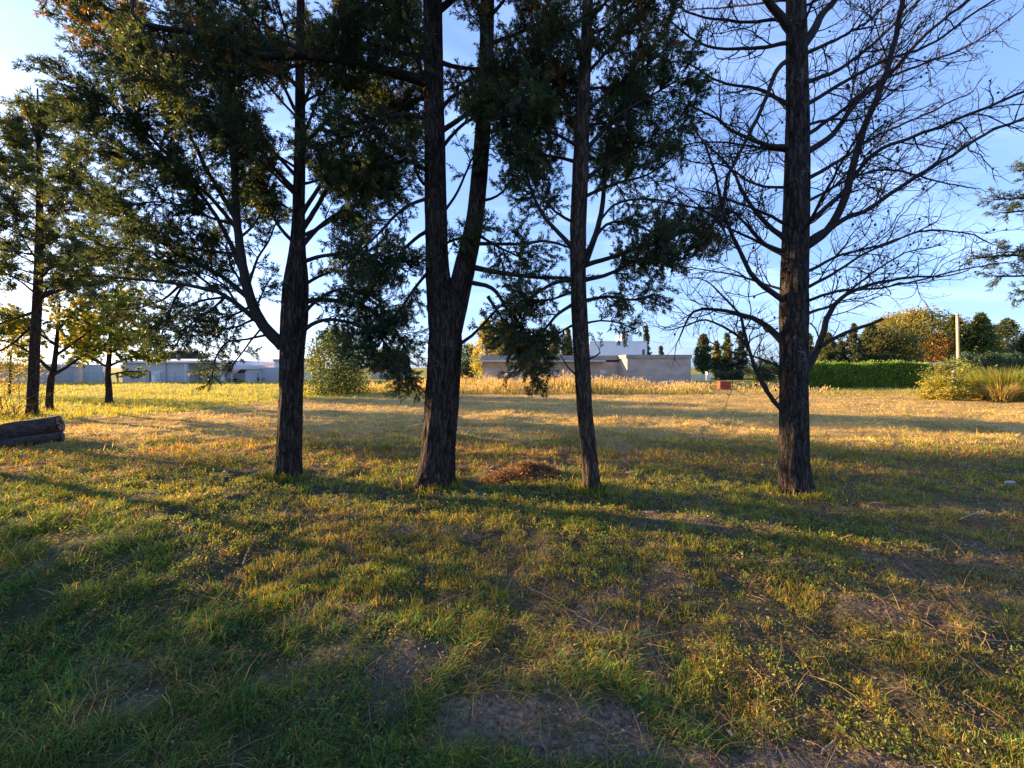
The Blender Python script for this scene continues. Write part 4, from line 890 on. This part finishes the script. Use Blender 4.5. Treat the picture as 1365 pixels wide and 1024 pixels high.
# ---------------------------------------------------------------- logs, sticks and litter
def log(label, p0, p1, r0, r1, seed):
    root = thing('fallen_log', label, 'log', (p0 + p1) / 2 * np.array([1, 1, 0]), 'logs lying on the left')
    path = smooth_path([p0, (p0 + p1) / 2 + np.array([0, 0, .03]), p1], .05); m = len(path)
    b = Buf(); dsp = lambda i, a: 1 + .22 * (fbm(np.cos(a) * 1.6 + i * .012 + seed, np.sin(a) * 1.6 + i * .015, 3, seed) - .5)
    tube(b, path, np.linspace(r0, r1, m), 26, (.060, .047, .040), dsp, False); b.build('bark', M_log, root)
    b = Buf(); t = nrm(p1 - p0); s = nrm(np.cross(t, UP)); q = np.cross(s, t); a = np.arange(26) / 26 * 6.2832
    e = p1 + t * .012; V = [e + (s * math.cos(k) + q * math.sin(k)) * r1 * .97 for k in a] + [e + t * .01]
    b.add(V, None, [(i, (i + 1) % 26, 26) for i in range(26)] + [((i + 1) % 26, i, 26) for i in range(26)], (.15, .11, .075)); b.build('cut_end', M_wood, root)
log('thick dark fallen log, its sawn end tilted up, lying in front of the tall pine', P(-70, 596, 8.1), P(80, 565, 8.9), .24, .19, 5)
log('thinner dark log lying flat under the thicker one', P(-60, 606, 7.95), P(83, 582, 8.7), .12, .10, 15)
# pile of brown needles
pb = Buf(); K = 3800
r = np.sqrt(rng.random(K)); a = rng.uniform(0, 6.283, K)
px = MX + r * np.cos(a) * .55; py = MY + r * np.sin(a) * .30
ex = .62 + .75 * vn(np.cos(a) * 1.7 + 5, np.sin(a) * 1.7, 61); px = MX + (px - MX) * ex; py = MY + (py - MY) * ex
pz = terr(px, py) + .15 * np.clip(1 - r ** 2, 0, 1) * (.3 + 1.3 * fbm(px * 6, py * 6, 3, 4)) + .01
a = rng.uniform(0, 6.28, K); el = rng.normal(.15, .4, K)
root = thing('needle_pile', 'low heap of reddish-brown dead needles between the forked trunk and the slender tree', 'heap', (MX, MY, 0))
leafquads(pb, np.stack([px, py, pz], -1), np.stack([np.cos(a) * np.cos(el), np.sin(a) * np.cos(el), np.sin(el)], -1), rng.uniform(.04, .11, K), rng.uniform(.006, .014, K), pick([(.20, .115, .055), (.14, .085, .045), (.27, .175, .09)], np.tile([[.4, .35, .25]], (K, 1)), K), .8)
pb.build('needles', M_grass, root, smooth=False)['kind'] = 'stuff'
mb = Buf(); rr = np.linspace(0, 1, 9); aa = np.arange(24) / 24 * 6.2832
R, AA = np.meshgrid(rr, aa, indexing='ij'); EX = .62 + .75 * vn(np.cos(AA) * 1.7 + 5, np.sin(AA) * 1.7, 61); mx = MX + R * EX * np.cos(AA) * .53; my = MY + R * EX * np.sin(AA) * .28
mz = terr(mx, my) + .145 * (1 - R ** 2) * (.3 + 1.3 * fbm(mx * 6, my * 6, 3, 4)) - .02 * R
I = np.arange(8)[:, None] * 24; J = np.arange(24)[None]
mb.add(np.stack([mx, my, mz], -1).reshape(-1, 3), np.stack([I + J, I + 24 + J, I + 24 + (J + 1) % 24, I + (J + 1) % 24], -1).reshape(-1, 4), None, (.10, .055, .03)); mb.build('heap', M_ground, root)
def stick(label, px, r, col=(.07, .055, .045), lift=.012):
    pts = []
    for u, v in px:
        xx, yy = G(u, v); pts.append((xx, yy, float(terr(xx, yy)) + r + lift))
    pts = smooth_path(pts, .02); m = len(pts); pts[1:-1] += rng.normal(0, .003, (m - 2, 3))
    b = Buf(); tube(b, pts, np.linspace(r, r * .65, m) * (1 + .2 * rng.random(m)), 8, col)
    return tag(b.build('stick', M_wood), label, 'stick')
stick('crooked dark stick lying on bare soil at the front', [(668, 978), (690, 996), (712, 1003), (748, 1001)], .011, (.11, .088, .07), .018)
stick('long thin dry stalk lying across the weeds left of the straw heap', [(705, 782), (740, 806), (780, 836), (832, 860)], .003, (.2, .145, .09), .03)
stick('thin pale twig poking up near the dirt path on the left', [(324, 752), (333, 730), (345, 716)], .004, (.3, .22, .14), .03)
stick('straight pale stalk on the shaded grass right of the bare tree', [(1278, 700), (1296, 694), (1315, 687)], .007, (.42, .30, .17), .03)
stick('slanting tan stalk on the soil near the front right corner', [(1096, 1008), (1102, 990), (1116, 975)], .004, (.34, .25, .15), .01)
def chip(name, label, cat, u, v, sx, sy, sz, col, rot, seed):
    X, Yy = G(u, v); z = float(terr(X, Yy)); k = 10; b = Buf(); V = []
    for lev, s in ((0, 1.), (.6, 1.06), (1, .8)):
        for i in range(k):
            a = i / k * 6.283; rr = s * (.8 + .35 * float(vn(i * .9, lev * 3, seed)))
            ex, ey = sx * rr * math.cos(a), sy * rr * math.sin(a)
            V.append((X + ex * math.cos(rot) - ey * math.sin(rot), Yy + ex * math.sin(rot) + ey * math.cos(rot), z + .012 + lev * sz))
    q = [(l * k + i, l * k + (i + 1) % k, (l + 1) * k + (i + 1) % k, (l + 1) * k + i) for l in (0, 1) for i in range(k)]
    V.append((X, Yy, z + .012 + sz * 1.02)); t = [(2 * k + i, 2 * k + (i + 1) % k, 3 * k) for i in range(k)]
    b.add(V, q, t, col); return tag(b.build(name, M_wall), label, cat)
chip('wood_chip', 'small pale pinkish chip lying at the edge of the soil patch in front', 'chip', 974, 966, .008, .020, .012, (.50, .34, .27), .3, 2)
chip('stone', 'small flat white stone lying in the grass near the right edge', 'stone', 1346, 641, .085, .035, .022, (.42, .43, .45), .1, 3)
chip('stone', 'thin pale stone in shaded grass below the bare tree', 'stone', 1238, 735, .045, .014, .008, (.36, .36, .36), .05, 4)
chip('stone', 'whitish pebble in the weeds close to the front', 'stone', 852, 927, (.007), .014, .006, (.36, .37, .36), .5, 6)
# dry arching brush beside the log
root = thing('dry_brush', 'tangle of thin dry twigs arching over the lawn behind the log', 'brush', (GX(8, 13), 13, 0))
b = Buf()
for k in range(60):
    p = np.array([GX(random.uniform(-60, 36), 13), 13 + random.uniform(-.5, .5), 0.0]); W = wander(p, (random.uniform(-.3, .9), random.uniform(-.4, .4), 1), random.uniform(.7, 1.7), 9, .2, -.12)
    tube(b, W, np.linspace(.012, .004, 9), 4, (.17, .10, .05), None, False)
b.build('twigs', M_twig, root)['kind'] = 'stuff'

# ---------------------------------------------------------------- trees standing outside the picture on the sunny side (they shade the clearing)
SX, SY = -math.sin(SUN_AZ), math.cos(SUN_AZ)
def at_qt(q, t): return q * .375 + t * SX, q * .927 + t * SY
def side_tree(label, q, t, W, Hh, z0, ncl, cols, per=46, spread=.22, size=.13, kind='round'):
    x, y = at_qt(q, t); root = thing('side_tree', label, 'tree', (x, y, 0), 'trees along the sunny side')
    tb = Buf(); tube(tb, wander((x, y, -.1), (0, 0, 1), Hh * .85, 10, .03), np.linspace(.17, .03, 10), 10, (.06, .045, .035)); tb.build('trunk', M_bark, root)
    leafy(root, x, y, W, Hh, z0, kind, cols, ncl, per, size, spread)
side_tree('dense dark tree standing beyond the left edge, next to the clearing front', -1.2, 13.5, 3.4, 8.0, .2, 620, DK)
side_tree('bushy dark tree beyond the left edge, beside the dense one', .85, 13.0, 2.2, 7.5, .2, 460, DK + MID)
side_tree('open light-crowned tree beyond the left edge, near the log', 2.75, 16.0, 1.5, 4.6, .3, 26, MID, spread=.2)
side_tree('thin sparse tree beyond the left edge, behind the log', 3.9, 19.0, 1.4, 5.6, .6, 26, MID, spread=.2)
side_tree('tall high-crowned tree far out beyond the left edge of the field', 15.2, 57.0, 2.8, 13.8, 8.3, 180, MID, spread=.5, size=.3)
side_tree('tall narrow tree beyond the left edge of the field', 9.0, 44.0, 1.2, 11.5, 8.2, 50, MID, spread=.3, size=.25)

# ---------------------------------------------------------------- camera, light, sky
cam = bpy.data.cameras.new('camera'); co = bpy.data.objects.new('camera', cam); COL.objects.link(co)
co.location = (0, 0, H); co.rotation_euler = (math.radians(90), 0, 0)
cam.sensor_width = 36; cam.lens = 36 * F / 1365; cam.shift_y = -(512 - VH) / 1365; cam.clip_end = 5000; cam.clip_start = .05
scene.camera = co
sun = bpy.data.lights.new('sun', 'SUN'); so = bpy.data.objects.new('sun', sun); COL.objects.link(so)
sun.energy = 5.0; sun.angle = math.radians(.6); sun.color = (1, .66, .34)
from mathutils import Vector
sd = Vector((SX * math.cos(SUN_EL), SY * math.cos(SUN_EL), math.sin(SUN_EL)))
so.rotation_euler = sd.to_track_quat('Z', 'Y').to_euler()
w = bpy.data.worlds.new('World'); scene.world = w; w.use_nodes = True
nt = w.node_tree; N = nt.nodes; L = nt.links; N.clear()
out = N.new('ShaderNodeOutputWorld'); bg = N.new('ShaderNodeBackground'); sky = N.new('ShaderNodeTexSky')
sky.sky_type = 'NISHITA'; sky.sun_disc = False; sky.sun_elevation = SUN_EL; sky.sun_rotation = -SUN_AZ
sky.air_density = 1.0; sky.dust_density = 1.6; sky.ozone_density = 1.5; sky.altitude = 300
bg.inputs['Strength'].default_value = .1
# thin wisps of cloud
tc = N.new('ShaderNodeTexCoord'); sep = N.new('ShaderNodeSeparateXYZ'); L.new(tc.outputs['Generated'], sep.inputs[0])
ad = N.new('ShaderNodeMath'); ad.operation = 'ADD'; ad.inputs[1].default_value = .18; L.new(sep.outputs['Z'], ad.inputs[0])
dv = N.new('ShaderNodeVectorMath'); dv.operation = 'DIVIDE'; cb = N.new('ShaderNodeCombineXYZ')
for i in range(3): L.new(ad.outputs[0], cb.inputs[i])
L.new(tc.outputs['Generated'], dv.inputs[0]); L.new(cb.outputs[0], dv.inputs[1])
mp = N.new('ShaderNodeMapping'); mp.inputs['Scale'].default_value = (.9, 2.0, 1); mp.inputs['Rotation'].default_value = (0, 0, .5); L.new(dv.outputs[0], mp.inputs[0])
nz = N.new('ShaderNodeTexNoise'); nz.inputs['Scale'].default_value = 1.3; nz.inputs['Detail'].default_value = 7; nz.inputs['Roughness'].default_value = .55; nz.inputs['Distortion'].default_value = .6; L.new(mp.outputs[0], nz.inputs['Vector'])
mr = N.new('ShaderNodeMapRange'); mr.inputs[1].default_value = .46; mr.inputs[2].default_value = .72; mr.inputs[4].default_value = .8; L.new(nz.outputs['Fac'], mr.inputs[0])
sc = N.new('ShaderNodeVectorMath'); sc.operation = 'MULTIPLY_ADD'; sc.inputs[1].default_value = (1.15, 1.1, 1.05); sc.inputs[2].default_value = (1.9, 1.9, 2.1)
L.new(sky.outputs[0], sc.inputs[0])
mx = N.new('ShaderNodeMix'); mx.data_type = 'RGBA'; L.new(mr.outputs[0], mx.inputs['Factor']); L.new(sky.outputs[0], mx.inputs['A']); L.new(sc.outputs[0], mx.inputs['B'])
pre = N.new('ShaderNodeVectorMath'); pre.operation = 'MULTIPLY'; pre.inputs[1].default_value = (.306, .306, .306)   # soften the sky's brightness range, then grade it bluer
gm = N.new('ShaderNodeGamma'); gm.inputs[1].default_value = .58
ti = N.new('ShaderNodeVectorMath'); ti.operation = 'MULTIPLY'; ti.inputs[1].default_value = (.56 * 2.7, .75 * 2.7, 1.22 * 2.7)
L.new(mx.outputs['Result'], pre.inputs[0]); L.new(pre.outputs[0], gm.inputs[0]); L.new(gm.outputs[0], ti.inputs[0]); L.new(ti.outputs[0], bg.inputs['Color']); L.new(bg.outputs[0], out.inputs[0])
scene.view_settings.view_transform = 'Standard'; scene.view_settings.look = 'None'; scene.view_settings.gamma = 1.0; scene.view_settings.exposure = 2.2
scene.render.engine = 'CYCLES'
scene.cycles.max_bounces = 6; scene.cycles.transparent_max_bounces = 8; scene.cycles.use_denoising = True
